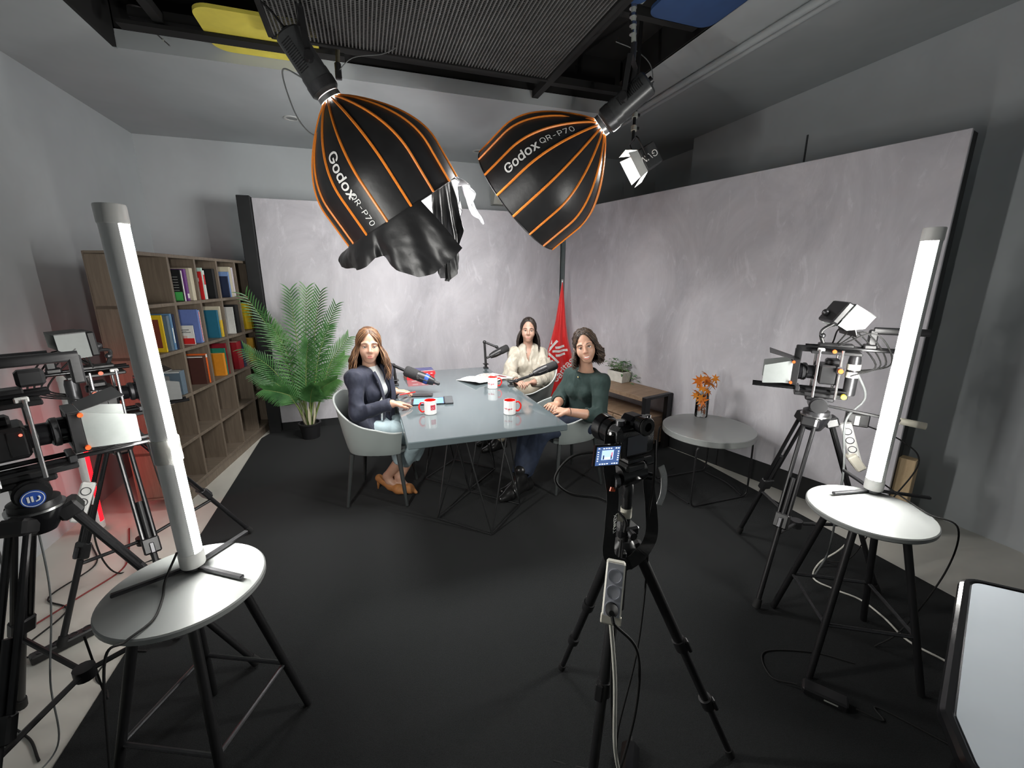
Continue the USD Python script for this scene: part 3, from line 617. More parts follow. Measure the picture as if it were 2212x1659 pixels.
# microphones on booms
MICF = mat('black_foam_grille', (0.018, 0.018, 0.019), 0.9, vary=(300, 0.4), bump=(500, 0.5))
def mic(pos, d, label, blue=False, s=1.22):
    """pos: the middle, d: where the foam end points"""
    A = axes(d); t = thing('microphone', label, 'microphone', pos, group='microphones over the table'); R = np.stack([A[:, 1], A[:, 2], A[:, 0]], 1); T = lambda g: mv(g, R, s=s)
    part(t, 'foam_grille', T(lathe([(0, .085), (.022, .083), (.029, .074), (.030, .02), (.028, .012), (0, .012)], 28)), MICF)
    part(t, 'body', T(lathe([(0, .014), (.0275, .014), (.0285, .0), (.027, -.045), (.022, -.07), (.018, -.085), (0, -.087)], 28)), BLACKP)
    part(t, 'connector', T(lathe([(0, -.08), (.009, -.085), (.009, -.112), (.004, -.118), (0, -.118)], 14)), BLACKP)
    part(t, 'yoke', T(tube([(.031, 0, 0), (.036, 0, -.02), (.030, 0, -.05), (0, 0, -.06), (-.030, 0, -.05), (-.036, 0, -.02), (-.031, 0, 0)], .004, n=8, smooth=5)), DARKSTEEL)
    for s_ in (-1, 1): part(t, 'thumb_screw', T(cyl((s_ * .030, 0, 0), (s_ * .043, 0, 0), .007, n=12)), BLACKP)
    if blue: part(t, 'body_reflection_band', T(lathe([(.0282, -.052), (.0284, -.03)], 28)), mat('blue_touch_panel', (.03, .07, .28), .25, vary=(30, .1)))
    return t
def boom(pts, radii, clampz, label):
    base = V(*pts[0]); t = thing('microphone_boom', label, 'microphone arm', base, group='microphone booms on the table'); L = [V(*p) - base for p in pts]
    part(t, 'clamp', [box((0, 0, -.035), (.045, .05, .012), bev=.003), cyl((0, 0, -.04), (0, 0, .0), .013), box((-.0, .0, .002), (.05, .05, .010), bev=.003)], BLACKP)
    for i in range(len(L) - 1):
        part(t, 'arm_tube', cyl(L[i], L[i + 1], radii[i], n=12), BLACKM)
        part(t, 'joint', ball(L[i + 1], radii[i] * 1.5, 8), BLACKP)
    return t
boom([(.20, 3.66, TZ + .040), (.19, 3.66, .93), (.135, 3.50, .985), (.285, 3.375, .925), (.335, 3.35, .90)], [.012, .012, .012, .009], TZ, 'low boom arm reaching past the woman in navy to her microphone')
mic((.362, 3.325, .897), V(-.155, .045, .07), 'microphone aimed at the woman in navy', True, 1.45)
boom([(1.115, 4.10, TZ + .040), (1.105, 4.10, 1.025), (1.22, 4.06, .975), (1.255, 4.02, .945)], [.012, .011, .009], TZ, 'upright boom arm clamped at the far right table corner')
mic((1.225, 3.99, .938), V(.20, .0, .085), 'microphone before the woman in the cream shirt')
boom([(1.115, 3.30, TZ + .040), (1.15, 3.26, TZ + .055), (1.29, 3.12, .90)], [.012, .011], TZ, 'short boom arm rising at the right table edge')
mic((1.335, 3.09, .935), V(.17, -.02, .06), 'microphone before the woman in the green top')

# ---------------------------------------------------------------- console, planter, side table, vase
cl, cw, ch = 1.12, 0.385, 0.56
ydir = V(-pd[1], pd[0]); Pn = V(2.385, 3.175); cc = Pn - pd * cl / 2 + ydir * cw / 2
t = thing('console', 'low walnut console with black metal end legs against the right backdrop', 'cabinet', (*cc, .0085), pang)
part(t, 'top', box((0, 0, ch - .02), (cl - .09, cw, .04), bev=.002), CONSW)
part(t, 'shelf', box((0, 0, .325), (cl - .09, cw - .02, .022), bev=.002), CONSW)
part(t, 'body', box((0, .01, .185), (cl - .09, cw - .03, .26), bev=.002), CONSW)
for k in range(3):
    x = (k - 1) * (cl - .1) / 3
    d_ = part(t, 'drawer', box((x, -cw / 2 + .001, .19), ((cl - .1) / 3 - .006, .018, .24), bev=.003), CONSW)
    for q in range(4): part(d_, 'plank', box((x, -cw / 2 - .009, .098 + .06 * q), ((cl - .1) / 3 - .012, .004, .056), bev=.0015), CONSW)
for s_ in (-1, 1):
    for q in (-1, 1): part(t, 'leg', box((s_ * (cl / 2 - .022), q * (cw / 2 - .035), ch / 2), (.044, .07, ch), bev=.002), BLACKM)
    part(t, 'top_rail', box((s_ * (cl / 2 - .022), 0, ch - .012), (.044, cw - .14, .024), bev=.002), BLACKM)
pc = V(2.53, 3.86); pl = thing('planter', 'small white stone planter of trailing leaves on the console', 'plant', (*pc, ch + .010), pang)
STONE = mat('white_stone_pot', (.60, .59, .54), .75, vary=(18, .12), bump=(60, .2))
part(pl, 'pot', (lambda q: (q[0] * np.stack([1 + .12 * (q[0][:, 2] / .115 - .5), 1 + .12 * (q[0][:, 2] / .115 - .5), np.ones(len(q[0]))], 1), q[1]))(mv(box((0, 0, .0575), (.21, .125, .115), bev=.003))), STONE)
part(pl, 'soil', box((0, 0, .114), (.19, .11, .006)), mat('dark_soil', (.03, .022, .015), .9, vary=(80, .4)), smooth=False)
GRN1 = leafmat('pothos_leaf', (.05, .14, .05), (.16, .30, .13)); STEMG = mat('green_stem', (.12, .2, .06), .5, vary=(30, .1))
def leaf(L, W, cup=.15, n=6):
    """a pointed oval leaf along +x"""
    def fn(u, v):
        w = W / 2 * np.sin(PI * np.clip(u, 0.02, .99)) ** .75 * (1 - .35 * u)
        return np.stack([u * L, (v * 2 - 1) * w, cup * L * (-(u - .4) ** 2 + .1) + np.abs(v * 2 - 1) * w * .35], -1)
    return grid(fn, n + 1, 3)
r_ = random.Random(11)
stems = []
for k in range(56):
    b = V(r_.uniform(-.085, .085), r_.uniform(-.045, .045), .115); a = r_.uniform(0, 2 * PI); out = r_.uniform(.02, .11); hgt = r_.uniform(.03, .13)
    if k > 46: a = r_.uniform(-.9, .9); out = .10 + .05 * r_.random(); hgt = -.01 - .1 * r_.random()
    e = b + V(math.cos(a) * out, math.sin(a) * out * .8, hgt)
    stems.append(tube([b, (b + e) / 2 + V(0, 0, .03), e], .0013, n=5, smooth=3))
    d = V(math.cos(a), math.sin(a), r_.uniform(-.5, .25)); part(pl, 'leaf', mv(leaf(r_.uniform(.038, .055), r_.uniform(.026, .036)), axes(d, (r_.uniform(-.4, .4), r_.uniform(-.4, .4), 1)), e), GRN1, smooth=True)
part(pl, 'stems', stems, STEMG, kind='stuff')

t = thing('round_side_table', 'round white side table on thin black wire legs', 'side table', (2.44, 2.46, 0.008))
SH = .522
part(t, 'tabletop', lathe([(0, SH - .05), (.328, SH - .05), (.334, SH - .045), (.334, SH - .004), (.330, SH), (0, SH)], 64), WHITET)
WL = lambda p: tube(p, .0065, n=8, smooth=6)
for a in (rad(38), rad(-52)):
    d, e = V(math.cos(a), math.sin(a), 0), V(-math.sin(a), math.cos(a), 0)
for s_ in (-1, 1):
    o = V(.10 * s_ * .2, .235 * s_, 0) + V(.0, .02, 0)
    part(t, 'wire_leg', WL([o + V(-.26, 0, SH - .052), o + V(-.272, 0, SH - .09), o + V(-.275, 0, .25), o + V(-.275, 0, .07), o + V(-.255, 0, .014), o + V(-.20, 0, .0065), o + V(0, 0, .0065), o + V(.18, 0, .0065), o + V(.235, 0, .014), o + V(.255, 0, .07), o + V(.255, 0, .25), o + V(.25, 0, SH - .09), o + V(.235, 0, SH - .052)]), BLACKM)
part(t, 'floor_rail', [WL([(-.27, -.17, .0065), (-.275, 0, .0065), (-.26, .2, .0065)]), WL([(.20, -.20, .0065), (.255, 0, .0065), (.24, .22, .0065)])], BLACKM)
vs = thing('vase', 'clear glass vase of orange maple leaves on the round side table', 'vase', (2.575, 2.69, .5305))
GLASS = usdkit.material(stage, '/World/Looks/clear_glass', {'g': ('glossy_bsdf', {'color': (1, 1, 1), 'roughness': 0.03}), 't': ('transparent_bsdf', {'color': (.93, .95, .94)}), 'fr': ('fresnel', {'IOR': 1.45}), 'm': ('mix_closure', {})}, [('fr.fac', 'm.fac'), ('t.BSDF', 'm.closure1'), ('g.BSDF', 'm.closure2')], surface='m.closure')
part(vs, 'glass', lathe([(0, .004), (.045, .004), (.048, .0), (.0505, .006), (.0505, .13), (.046, .165), (.046, .20), (.043, .20), (.043, .165), (.0475, .13), (.0475, .012), (0, .010)], 32), GLASS)
ORL = leafmat('orange_maple_leaf', (.80, .16, .02), (.90, .42, .04), .3); REDL = leafmat('dark_orange_stuffing', (.30, .07, .02), (.62, .17, .04), .1)
def maple(s):
    star = []
    for k in range(14):
        a = -PI * .86 + k * (2 * PI * .86) / 13; star.append((s * (1.0 if k % 2 == 1 else .42) * (1 - .28 * abs(a) / PI) * math.cos(a), s * (1.0 if k % 2 == 1 else .42) * math.sin(a)))
    star.append((-s * .12, 0)); v, f = tri(trimesh.creation.extrude_polygon(sg.Polygon(star).buffer(0), .0008, engine='earcut'))
    v[:, 2] += .25 * s * np.cos(v[:, 0] / s * 2) - .3 * (v[:, 1] / s) ** 2 * s
    return v, f
for k, (x, y, z, s) in enumerate([(-.07, .0, .30, .060), (-.03, -.03, .315, .062), (.035, .02, .33, .062), (.075, -.03, .32, .05), (.02, -.04, .27, .062), (.09, -.03, .285, .055), (.05, .03, .29, .055), (-.05, -.03, .26, .055), (-.11, -.03, .22, .045), (-.085, -.05, .175, .05), (-.06, -.065, .15, .06), (-.10, -.02, .19, .045), (-.02, -.06, .23, .045), (.0, .04, .30, .055)]):
    part(vs, 'maple_leaf', mv(maple(s), axes((r_.uniform(-1, 1), r_.uniform(-1, 1), r_.uniform(-.4, .4)), (-.5 + r_.uniform(-.5, .5), -.8, .5)), (x * .9, y, z)), ORL, smooth=True)
    part(vs, 'stalk', tube([(0.0, 0, .02), (x * .25, y * .25, .18), (x * .9, y, z)], .0014, n=5, smooth=4), mat('brown_stalk', (.12, .06, .03), .6, vary=(30, .1)))
for k in range(16):
    a = k * 2.4; part(vs, 'stuffed_leaf', mv(maple(.032), axes((math.cos(a + 1.5), math.sin(a + 1.5), .3), (math.cos(a), math.sin(a), .2)), (.027 * math.cos(a), .027 * math.sin(a), .03 + .0095 * k)), REDL, smooth=True)

# ---------------------------------------------------------------- palm
pm = thing('potted_palm', 'tall green artificial palm in a black pot before the backdrop', 'plant', (-.645, 4.72, 0.008))
part(pm, 'pot', lathe([(0, 0), (.085, 0), (.105, .15), (.112, .15), (.112, .165), (.095, .165), (.092, .14), (0, .14)], 30), BLACKP)
PALM = [leafmat('palm_leaflet', (.035, .125, .035), (.115, .30, .09), .3), leafmat('palm_leaflet_light', (.06, .20, .05), (.18, .39, .12), .3)]
SHEATH = mat('cream_frond_sheath', (.50, .46, .33), .6, vary=(30, .2), stretch=(1, 1, .2)); RACH = mat('palm_rachis', (.19, .26, .08), .5, vary=(30, .15))
r_ = random.Random(5)
FR = [(-.38, -.16, 1.48, .17), (-.02, -.12, 1.52, .19), (.10, .10, 1.53, .19), (.24, -.05, 1.50, .18), (.36, .12, 1.36, .17), (.46, -.12, 1.05, .17), (-.43, -.26, 1.00, .16), (-.38, -.22, .76, .15), (-.33, -.22, .60, .14), (.32, -.25, .66, .14), (.12, -.28, .62, .13), (-.20, -.15, 1.20, .18), (.10, -.22, 1.05, .17), (.40, .02, .84, .16), (-.28, -.05, 1.32, .16), (.30, -.18, 1.18, .16)]
for k, (x, y, z, wl) in enumerate(FR):
    b = V(.03 * math.cos(k * 2.4), .03 * math.sin(k * 2.4), .14); tip = V(x, y, z); side = V(x, y, 0)
    cv = spline([b, b + V(0, 0, .25) + side * .22, b * .4 + tip * .6 + V(0, 0, .10) - side * .05, tip], 14); cv = cv[::1]; n = len(cv)
    tg = np.gradient(cv, axis=0); tg /= np.linalg.norm(tg, axis=1, keepdims=True)
    nrm = unit(V(-.05 + r_.uniform(-.5, .5), -1, .25 + r_.uniform(-.2, .3)))
    vs_, fs_, N = [], [], 0
    nl = 38
    for i in range(nl):
        f_ = .36 + .64 * i / (nl - 1); ix = min(n - 1, int(f_ * (n - 1))); o, tv = cv[ix], tg[ix]
        sd = unit(np.cross(nrm, tv)); ln = wl * (1.15 - .75 * abs((i / nl) - .3) ** 1.0) * r_.uniform(.9, 1.08)
        for s_ in (-1, 1):
            d0 = unit(sd * s_ * .8 + tv * (.55 + .5 * i / nl)); w = .0060
            pts = []
            for q in (0, .35, .7, 1.0):
                c_ = o + d0 * ln * q + V(0, 0, -.22 * ln * q * q) + nrm * .12 * ln * math.sin(q * 2); ww = w * (1.0 if q == .35 else .8 if q != 1 else .12); wv = unit(np.cross(nrm, d0)) * ww
                pts += [c_ - wv + nrm * ww * .4, c_ + wv + nrm * ww * .4]
            for q in range(3): fs_ += [[N + 2 * q, N + 2 * q + 1, N + 2 * q + 3], [N + 2 * q, N + 2 * q + 3, N + 2 * q + 2]]
            vs_ += pts; N += 8
    fp = part(pm, 'frond', (np.array(vs_), np.array(fs_)), PALM[1 if k in (2, 5, 9, 11, 13) else 0], smooth=False)
    part(fp, 'rachis', tube(cv, [.0085, .006, .0042, .0015], n=6), RACH)
for k in range(9):
    a = k * .7; part(pm, 'sheath', mv(leaf(.20 + .05 * (k % 3), .035, .02), axes(V(.22 * math.cos(a), .22 * math.sin(a), 1), (math.cos(a), math.sin(a), 0)), (.045 * math.cos(a), .045 * math.sin(a), .13)), SHEATH, smooth=True)

# ---------------------------------------------------------------- flag
fl = thing('flag', 'red draped charity flag with a white cross emblem on a floor pole', 'flag', (2.19, 4.62, 0), -_y)
FLAGR = mat('red_flag_satin', (0.72, 0.015, 0.015), 0.42, vary=(12, 0.06), sheen=.3)
zs = V(.06, .15, .45, .60, .80, .95, 1.15, 1.40, 1.58, 1.60); lx = V(-.20, -.20, -.195, -.185, -.155, -.115, -.07, -.035, -.010, -.004); rx = V(.26, .25, .22, .19, .125, .085, .055, .030, .010, .004)
def fsurf(x, z, off=0.0):
    a, b = np.interp(z, zs, lx), np.interp(z, zs, rx); u = (x - a) / (b - a + 1e-9) * 2 - 1; hw = (b - a) / 2
    dep = (.055 + .35 * hw) * np.sqrt(np.clip(1 - u ** 2, 0, 1)) * .55 + .16 * hw * np.cos(u * 7.5 + .6) * np.sqrt(np.clip(1 - u * u, 0, 1)) * np.clip((1.5 - z) * 1.4, .3, 1)
    return np.stack([x, -dep - off, z], -1)
def ff(u, v):
    z = .06 + 1.54 * v; a, b = np.interp(z, zs, lx), np.interp(z, zs, rx); return fsurf(a + (b - a) * u, z)
def fb(u, v):
    z = .06 + 1.54 * v; a, b = np.interp(z, zs, lx), np.interp(z, zs, rx); q = fsurf(a + (b - a) * u, z); q[..., 1] = -.25 * q[..., 1]; return q
gB = grid(fb, 60, 40); part(fl, 'cloth', [grid(ff, 60, 40), (gB[0], gB[1][:, ::-1])], FLAGR, smooth=70)
part(fl, 'pole', cyl((0, 0, 0), (0, 0, 1.62), .012), STEEL); part(fl, 'base', lathe([(0, .008), (.16, .008), (.16, .02), (.03, .04), (0, .04)], 32), BLACKM); part(fl, 'finial', ball((0, 0, 1.625), .014, 8), STEEL)
PX = lambda x, y: ((x - 1217) * .0056, 1.60 - (y - 612) * .0058)
def onflag(polys, th=.0016):
    out = []
    for P in polys:
        v, f = tri(trimesh.creation.extrude_polygon(P, .001, engine='earcut')); m = trimesh.Trimesh(v, f, process=False)
        v, f = trimesh.remesh.subdivide_to_size(m.vertices, m.faces, .012)
        a, b = np.interp(v[:, 1], zs, lx), np.interp(v[:, 1], zs, rx); ok = (v[:, 0] > a + .008) & (v[:, 0] < b - .008); f = f[ok[f].all(1)]
        if len(f): out.append((fsurf(v[:, 0], v[:, 1], .002 + v[:, 2] * 2), f))
    return out
bars = [((1188, 752), (1209, 728)), ((1188, 752), (1212, 773)), ((1205, 743), (1224, 739)), ((1199, 751), (1231, 747)), ((1206, 759), (1226, 755)), ((1194, 716), (1196, 736)), ((1191, 763), (1197, 789)), ((1198, 769), (1201, 789))]
part(fl, 'cross_emblem', onflag([sg.LineString([PX(*a), PX(*b)]).buffer(.0135, cap_style=2) for a, b in bars]), LOGO, smooth=False)
def flagtext(s, h, p0, ang):
    v, f = text(s, h, .001); c, s_ = math.cos(ang), math.sin(ang); q = PX(*p0); v = np.stack([q[0] + v[:, 0] * c - v[:, 1] * s_, q[1] + v[:, 0] * s_ + v[:, 1] * c, v[:, 2]], 1)
    v, f = trimesh.remesh.subdivide_to_size(v, f, .012); a, b = np.interp(v[:, 1], zs, lx), np.interp(v[:, 1], zs, rx); ok = (v[:, 0] > a + .006) & (v[:, 0] < b - .006); f = f[ok[f].all(1)]
    return fsurf(v[:, 0], v[:, 1], .002 + v[:, 2] * 2), f
part(fl, 'lettering', [flagtext('Caritas', .078, (1206, 817), rad(50)), flagtext('Lebanon', .042, (1216, 829), rad(52))], LOGO, smooth=False)

# ---------------------------------------------------------------- video tripods and camera rigs
GLOSSP = mat('glossy_black_tube', (0.013, 0.013, 0.014), 0.22, 0.3, vary=(50, .1))
def video_tripod(c, zb, feet, label):
    c = V(*c, 0); t = thing('video_tripod', label, 'tripod', c, group='video tripods'); b = V(0, 0, zb)
    part(t, 'bowl', lathe([(0, zb - .08), (.035, zb - .08), (.055, zb - .045), (.066, zb - .01), (.066, zb), (.05, zb), (0, zb - .01)], 28), BLACKG)
    part(t, 'bowl_rim', lathe([(.052, zb - .004), (.067, zb - .004), (.067, zb + .003), (.052, zb + .003)], 28), STEEL)
    mids = []
    for f in feet:
        f = V(*f, .024) - c; h = unit(V(f[0], f[1], 0)); s = V(-h[1], h[0], 0); top = h * .068 + V(0, 0, zb - .03); ax = unit(f - top); L = np.linalg.norm(f - top)
        leg = part(t, 'leg', [cyl(top + s * .022 * k, top + ax * L * .56 + s * .022 * k, .0095, n=10) for k in (-1, 1)], GLOSSP)
        part(leg, 'shoulder', box(top, (.05, .07, .06), R=axes(ax, h), bev=.008), BLACKP)
        part(leg, 'clamp', box(top + ax * L * .53, (.075, .066, .034), R=axes(ax, h), bev=.006), BLACKP)
        part(leg, 'lower_tube', cyl(top + ax * L * .30, f - ax * .03, .0125, n=12), BLACKM)
        part(leg, 'lock_lever', box(top + ax * L * .53 + h * .025, (.05, .018, .012), R=axes(ax, h), bev=.003), DARKSTEEL)
        part(leg, 'foot', cyl(f - ax * .045, f, .017, .02, 12), RUBBER); mids.append(top + ax * L * .60)
    hub = sum(mids) / 3 * V(0, 0, 1) - V(0, 0, .05)
    for m in mids: part(t, 'spreader_arm', cyl(hub, m, .009, n=8), BLACKM)
    part(t, 'spreader_hub', lathe([(0, hub[2] - .02), (.03, hub[2] - .02), (.03, hub[2] + .02), (0, hub[2] + .02)], 14), BLACKP)
    return t
REDLED = emitter('small_red_glint', (1.0, .08, .05), 1.5)
def camera_rig(loc, rz, label, variant):
    """local x is where the lens points; origin on top of the tripod bowl"""
    t = thing('camera_rig', label, 'video camera', loc, rz, 'caged video cameras')
    P = lambda n, g, m, **k: part(t, n, g, m, **k)
    P('fluid_head', [lathe([(0, .0), (.058, .0), (.058, .02), (.045, .026), (0, .026)], 26), cyl((0, -.05, .055), (0, .05, .055), .042, n=22), box((0, 0, .085), (.12, .07, .02), bev=.005)], DARKSTEEL if variant == 'right' else BLACKP)
    for s in (-1, 1): P('drag_dial', cyl((0, s * .052, .055), (0, s * .062, .055), .036, n=24), BLACKP)
    hd = V(-.33, .03, -.03) if variant == 'right' else V(-.3, .10, -.06)
    P('pan_handle', cyl((-.03, .045, .06), V(-.03, .045, .06) + hd * .85, .007, n=10), BLACKM)
    P('pan_grip', cyl(V(-.03, .045, .06) + hd * .85, V(-.03, .045, .06) + hd * 1.12, .016, n=12), TAPE if variant == 'right' else RUBBER)
    P('base_plate', box((0, 0, .105), (.22, .075, .018), bev=.003), BLACKP)
    for s in (-1, 1):
        P('lower_rod', cyl((-.10, s * .03, .13), (.30, s * .03, .13), .0075, n=12), GLOSSP)
        P('upper_rod', cyl((-.27, s * .03, .345), (.09, s * .03, .345), .0075, n=12), GLOSSP)
        for x in (.035, -.055): P('cage_post', cyl((x, s * .066, .10), (x, s * .066, .34), .006, n=10), STEEL)
    P('top_plate', [box((-.03, 0, .325), (.20, .14, .014), bev=.003), box((-.03, 0, .355), (.14, .06, .02), bev=.004)], BLACKP)
    P('cable_clip', [box((.03, s * .055, .335), (.03, .02, .02), bev=.003) for s in (-1, 1)], WHITEP)
    P('camera_body', [box((-.02, 0, .215), (.085, .125, .095), bev=.008), box((-.03, 0, .275), (.06, .055, .03), bev=.008), box((0, -.05, .215), (.05, .03, .09), bev=.01)], BLACKP)
    P('lens', mv(lathe([(0, 0), (.036, 0), (.038, .02), (.034, .022), (.034, .045), (.042, .05), (.042, .085), (.040, .09), (0, .085)], 30), np.array([[0, 0, 1], [1, 0, 0], [0, 1, 0.0]]), (.022, 0, .215)), BLACKG)
    P('lens_gear', mv(lathe([(.0425, .052), (.0445, .054), (.0445, .066), (.0425, .068)], 40), np.array([[0, 0, 1], [1, 0, 0], [0, 1, 0.0]]), (.022, 0, .215)), DARKSTEEL)
    P('matte_box', [box((.122, 0, .275), (.03, .135, .012), bev=.002), box((.122, 0, .158), (.03, .135, .012), bev=.002), box((.122, .064, .216), (.03, .010, .12), bev=.002), box((.122, -.064, .216), (.03, .010, .12), bev=.002)], BLACKP)
    def flap(poly, A, tr, m, nm='flag'): return P(nm, mv(prism(sg.Polygon(poly).buffer(-.004).buffer(.004, quad_segs=3), .003), A, tr), m)
    XZ = np.array([[1, 0, 0], [0, 0, 1], [0, 1, 0.0]])
    side = [(0, -.055), (.125, -.062), (.125, .03), (0, .06)]
    FM = ALU if variant != 'mid' else mat('dark_grey_flag', (.055, .058, .057), .5, vary=(30, .05))
    flap(side, rotz(.22) @ XZ, (.137, .066, .216), FM); flap(side, rotz(-.22) @ XZ, (.137, -.069, .216), FM)
    top = [(0, -.068), (.11, -.09), (.11, .09), (0, .068)]
    flap(top, roty(-.28), (.137, 0, .28), BLACKP, 'top_flag')
    for s in (-1, 1):
        for z in (.165, .27): P('flag_knob', cyl((.135, s * .07, z), (.135, s * .082, z), .007, n=10), ORANGE)
    for s in (-1, 1): P('rod_clamp', box((-.055, s * .066, .245), (.03, .026, .034), bev=.004), DARKSTEEL)
    P('rod_bridge', box((.10, 0, .13), (.02, .09, .025), bev=.003), DARKSTEEL)
    for s in (-1, 1): P('knob', cyl((-.055, s * .08, .245), (-.055, s * .098, .245), .011, n=12), ORANGE); P('knob', cyl((-.02, s * .07, .335), (-.02, s * .085, .335), .009, n=12), ORANGE)
    for s in (-1, 1): P('lock_knob', cyl((-.09, s * .045, .115), (-.09, s * .065, .115), .012, n=12), YELLOWK)
    P('battery_barrel', lathe([(0, .115), (.024, .115), (.026, .12), (.026, .29), (.022, .31), (0, .31)], 22, (-.115, 0, 0)), DARKSTEEL)
    P('handle', [box((-.16, 0, .355), (.05, .05, .03), bev=.005), box((-.165, 0, .40), (.035, .03, .08), bev=.006), cyl((-.165, 0, .435), (-.36, 0, .435), .017, n=14)] if variant != 'front' else [box((.16, 0, .40), (.03, .03, .09), bev=.005), cyl((.17, 0, .44), (-.14, 0, .44), .016, n=14), box((.06, 0, .39), (.06, .04, .05), bev=.008)], BLACKP)
    if variant != 'front':
        M = rotz(.25 if variant == 'right' else 0.1) @ roty(-.55 if variant == 'right' else -.05); o = V(-.03, 0, .50) if variant == 'right' else V(-.06, 0, .47)
        P('monitor_arm', tube([(.02, 0, .36), (.035, 0, .40), (.03, 0, .43), o + M @ V(0, 0, -.045)], .008, n=8, smooth=4), BLACKM)
        P('monitor', mv(box((.03, 0, 0), (.03, .17, .11), bev=.006), M, o), BLACKP)
        hood = [(0.015, -.055), (-.03, -.055), (-.085, -.01), (-.085, .055), (0.015, .055)]
        for s in (-1, 1): P('hood_side', mv(prism(sg.Polygon(hood), .003), M @ XZ, o + M @ V(0, s * .087, 0)), ALU)
        P('hood_top', mv(box((-.035, 0, .057), (.10, .178, .004)), M, o), BLACKP)
        P('hood_lip', mv(cat(box((-.058, 0, -.033), (.004, .178, .07), R=roty(.87))), M, o), BLACKP)
        P('ball_mount', ball(o + M @ V(.055, -.02, -.02), .018, 8), DARKSTEEL); P('arm_joint', ball(V(.03, 0, .40), .014, 8), DARKSTEEL)
    else:
        P('top_monitor', [box((-.05, 0, .50), (.03, .16, .10), bev=.006)], BLACKP)
    if variant == 'right':
        P('tape_wrap', [lathe([(.0275, z), (.0285, z), (.0285, z + .028), (.0275, z + .028)], 22, (-.115, 0, 0)) for z in (.205, .243)], TAPE)
        P('l_bracket', [box((.09, -.02, .33), (.075, .03, .03), bev=.004), box((.115, -.02, .29), (.03, .03, .08), bev=.004)], BLACKP)
    r_ = random.Random(len(label)); cabs = []
    for k in range(4):
        a = V(-.05 + .03 * r_.random(), (k - 1.5) * .03, .36); b = V(-.10, (1.5 - k) * .04, .22)
        cabs.append(tube([a, a + V(-.03 - .03 * k, .02 * k, .07), b + V(-.09 - .02 * k, .03 * (k - 1), .06), b], .0035, n=6, smooth=8))
    P('cable_loop', cabs, RUBBER, kind='stuff')
    P('side_light', [ball((.01, -.067, .24), .004, 5)], REDLED)
    return t
video_tripod((2.146, 1.47), .965, [(2.217, 1.876), (1.76, 1.329), (2.461, 1.206)], 'black video tripod standing right beside the round side table')
camera_rig((2.146, 1.47, .968), math.atan2(.75, -.66), 'caged video camera with taped barrel on the right tripod', 'right')
video_tripod((-1.20, 2.50), .88, [(-.94, 2.05), (-.83, 2.92), (-1.42, 2.16)], 'black video tripod next to the near end of the bookshelf')
camera_rig((-1.20, 2.50, .883), math.atan2(.53, .85), 'caged video camera with a grey hooded monitor near the bookshelf', 'mid')
video_tripod((-1.0, 1.58), .965, [(-.565, 1.783), (-1.39, 1.857), (-1.044, 1.10)], 'black video tripod at the left picture edge, with a blue badge above it')
fr_ = camera_rig((-1.0, 1.58, .968), math.atan2(.55, .84), 'caged video camera cut off by the left picture edge', 'front')
BADGE = mat('blue_badge', (.03, .09, .42), .35, vary=(30, .05))
_b = unit(rotz(-math.atan2(.55, .84)) @ V(1.0, -1.58, 0)); bA = axes(_b); bA = np.stack([bA[:, 1], bA[:, 2], bA[:, 0]], 1)
part(fr_, 'badge', mv(lathe([(0, .0), (.026, .0), (.026, .004), (0, .004)], 28), bA, _b * .062 + V(0, 0, .045)), BADGE)
part(fr_, 'badge_mark', [mv(box((x, y, .0045), (w, h, .001)), bA, _b * .062 + V(0, 0, .045)) for x, y, w, h in ((-.010, 0, .005, .018), (-.002, 0, .005, .018))] + [mv(tube([(.004, -.009, .0045), (.011, -.006, .0045), (.013, 0, .0045), (.011, .006, .0045)], .0022, n=6), bA, _b * .062 + V(0, 0, .045)), mv(lathe([(.0215, .0042), (.0235, .0042), (.0235, .005), (.0215, .005)], 28), bA, _b * .062 + V(0, 0, .045))], LOGO)

# ---------------------------------------------------------------- the photo camera in front
def photo_tripod(c, zt, feet, label):
    c = V(*c, 0); t = thing('photo_tripod', label, 'tripod', c)
    part(t, 'centre_column', cyl((0, 0, zt - .22), (0, 0, zt + .16), .0145, n=16), BLACKM)
    part(t, 'crown', [lathe([(0, zt - .045), (.03, zt - .045), (.038, zt - .03), (.038, zt), (.022, zt + .02), (0, zt + .02)], 20)], BLACKP)
    part(t, 'column_clamp', [box((0, 0, zt + .055), (.07, .05, .03), bev=.006), cyl((0, -.02, zt + .055), (0, -.045, zt + .055), .012, n=14)], DARKSTEEL)
    for f in feet:
        f = V(*f, .02) - c; h = unit(V(f[0], f[1], 0)); top = h * .042 + V(0, 0, zt - .015); ax = unit(f - top); L = np.linalg.norm(f - top); q = lambda s: top + ax * L * s
        leg = part(t, 'leg', cyl(q(0), q(.42), .0165, n=16), BLACKM)
        part(leg, 'hip', box(top, (.05, .035, .04), R=axes(ax, h), bev=.008), BLACKP)
        part(leg, 'middle_tube', cyl(q(.42), q(.71), .0135, n=14), BLACKM); part(leg, 'lower_tube', cyl(q(.71), q(.97), .0105, n=12), BLACKM)
        for s in (.42, .71):
            part(leg, 'flip_lock', [cyl(q(s - .022), q(s + .022), .021, n=16), box(q(s) + h * .022 + np.cross(ax, h) * .008, (.045, .022, .012), R=axes(ax, h), bev=.003)], BLACKP)
        part(leg, 'foot_grip', cyl(q(.965), q(1.0), .014, .016, 12), RUBBER)
    return t
FC = V(.675, .95); ftri = photo_tripod(FC, .87, [(.68, 1.335), (1.092, .83), (.448, .726)], 'black photo tripod carrying the small camera in the foreground')
FA = math.atan2(.97, -.17); pcm = thing('photo_camera', 'black mirrorless camera with a lit flip screen on the foreground tripod', 'camera', (*FC, 1.03), FA)
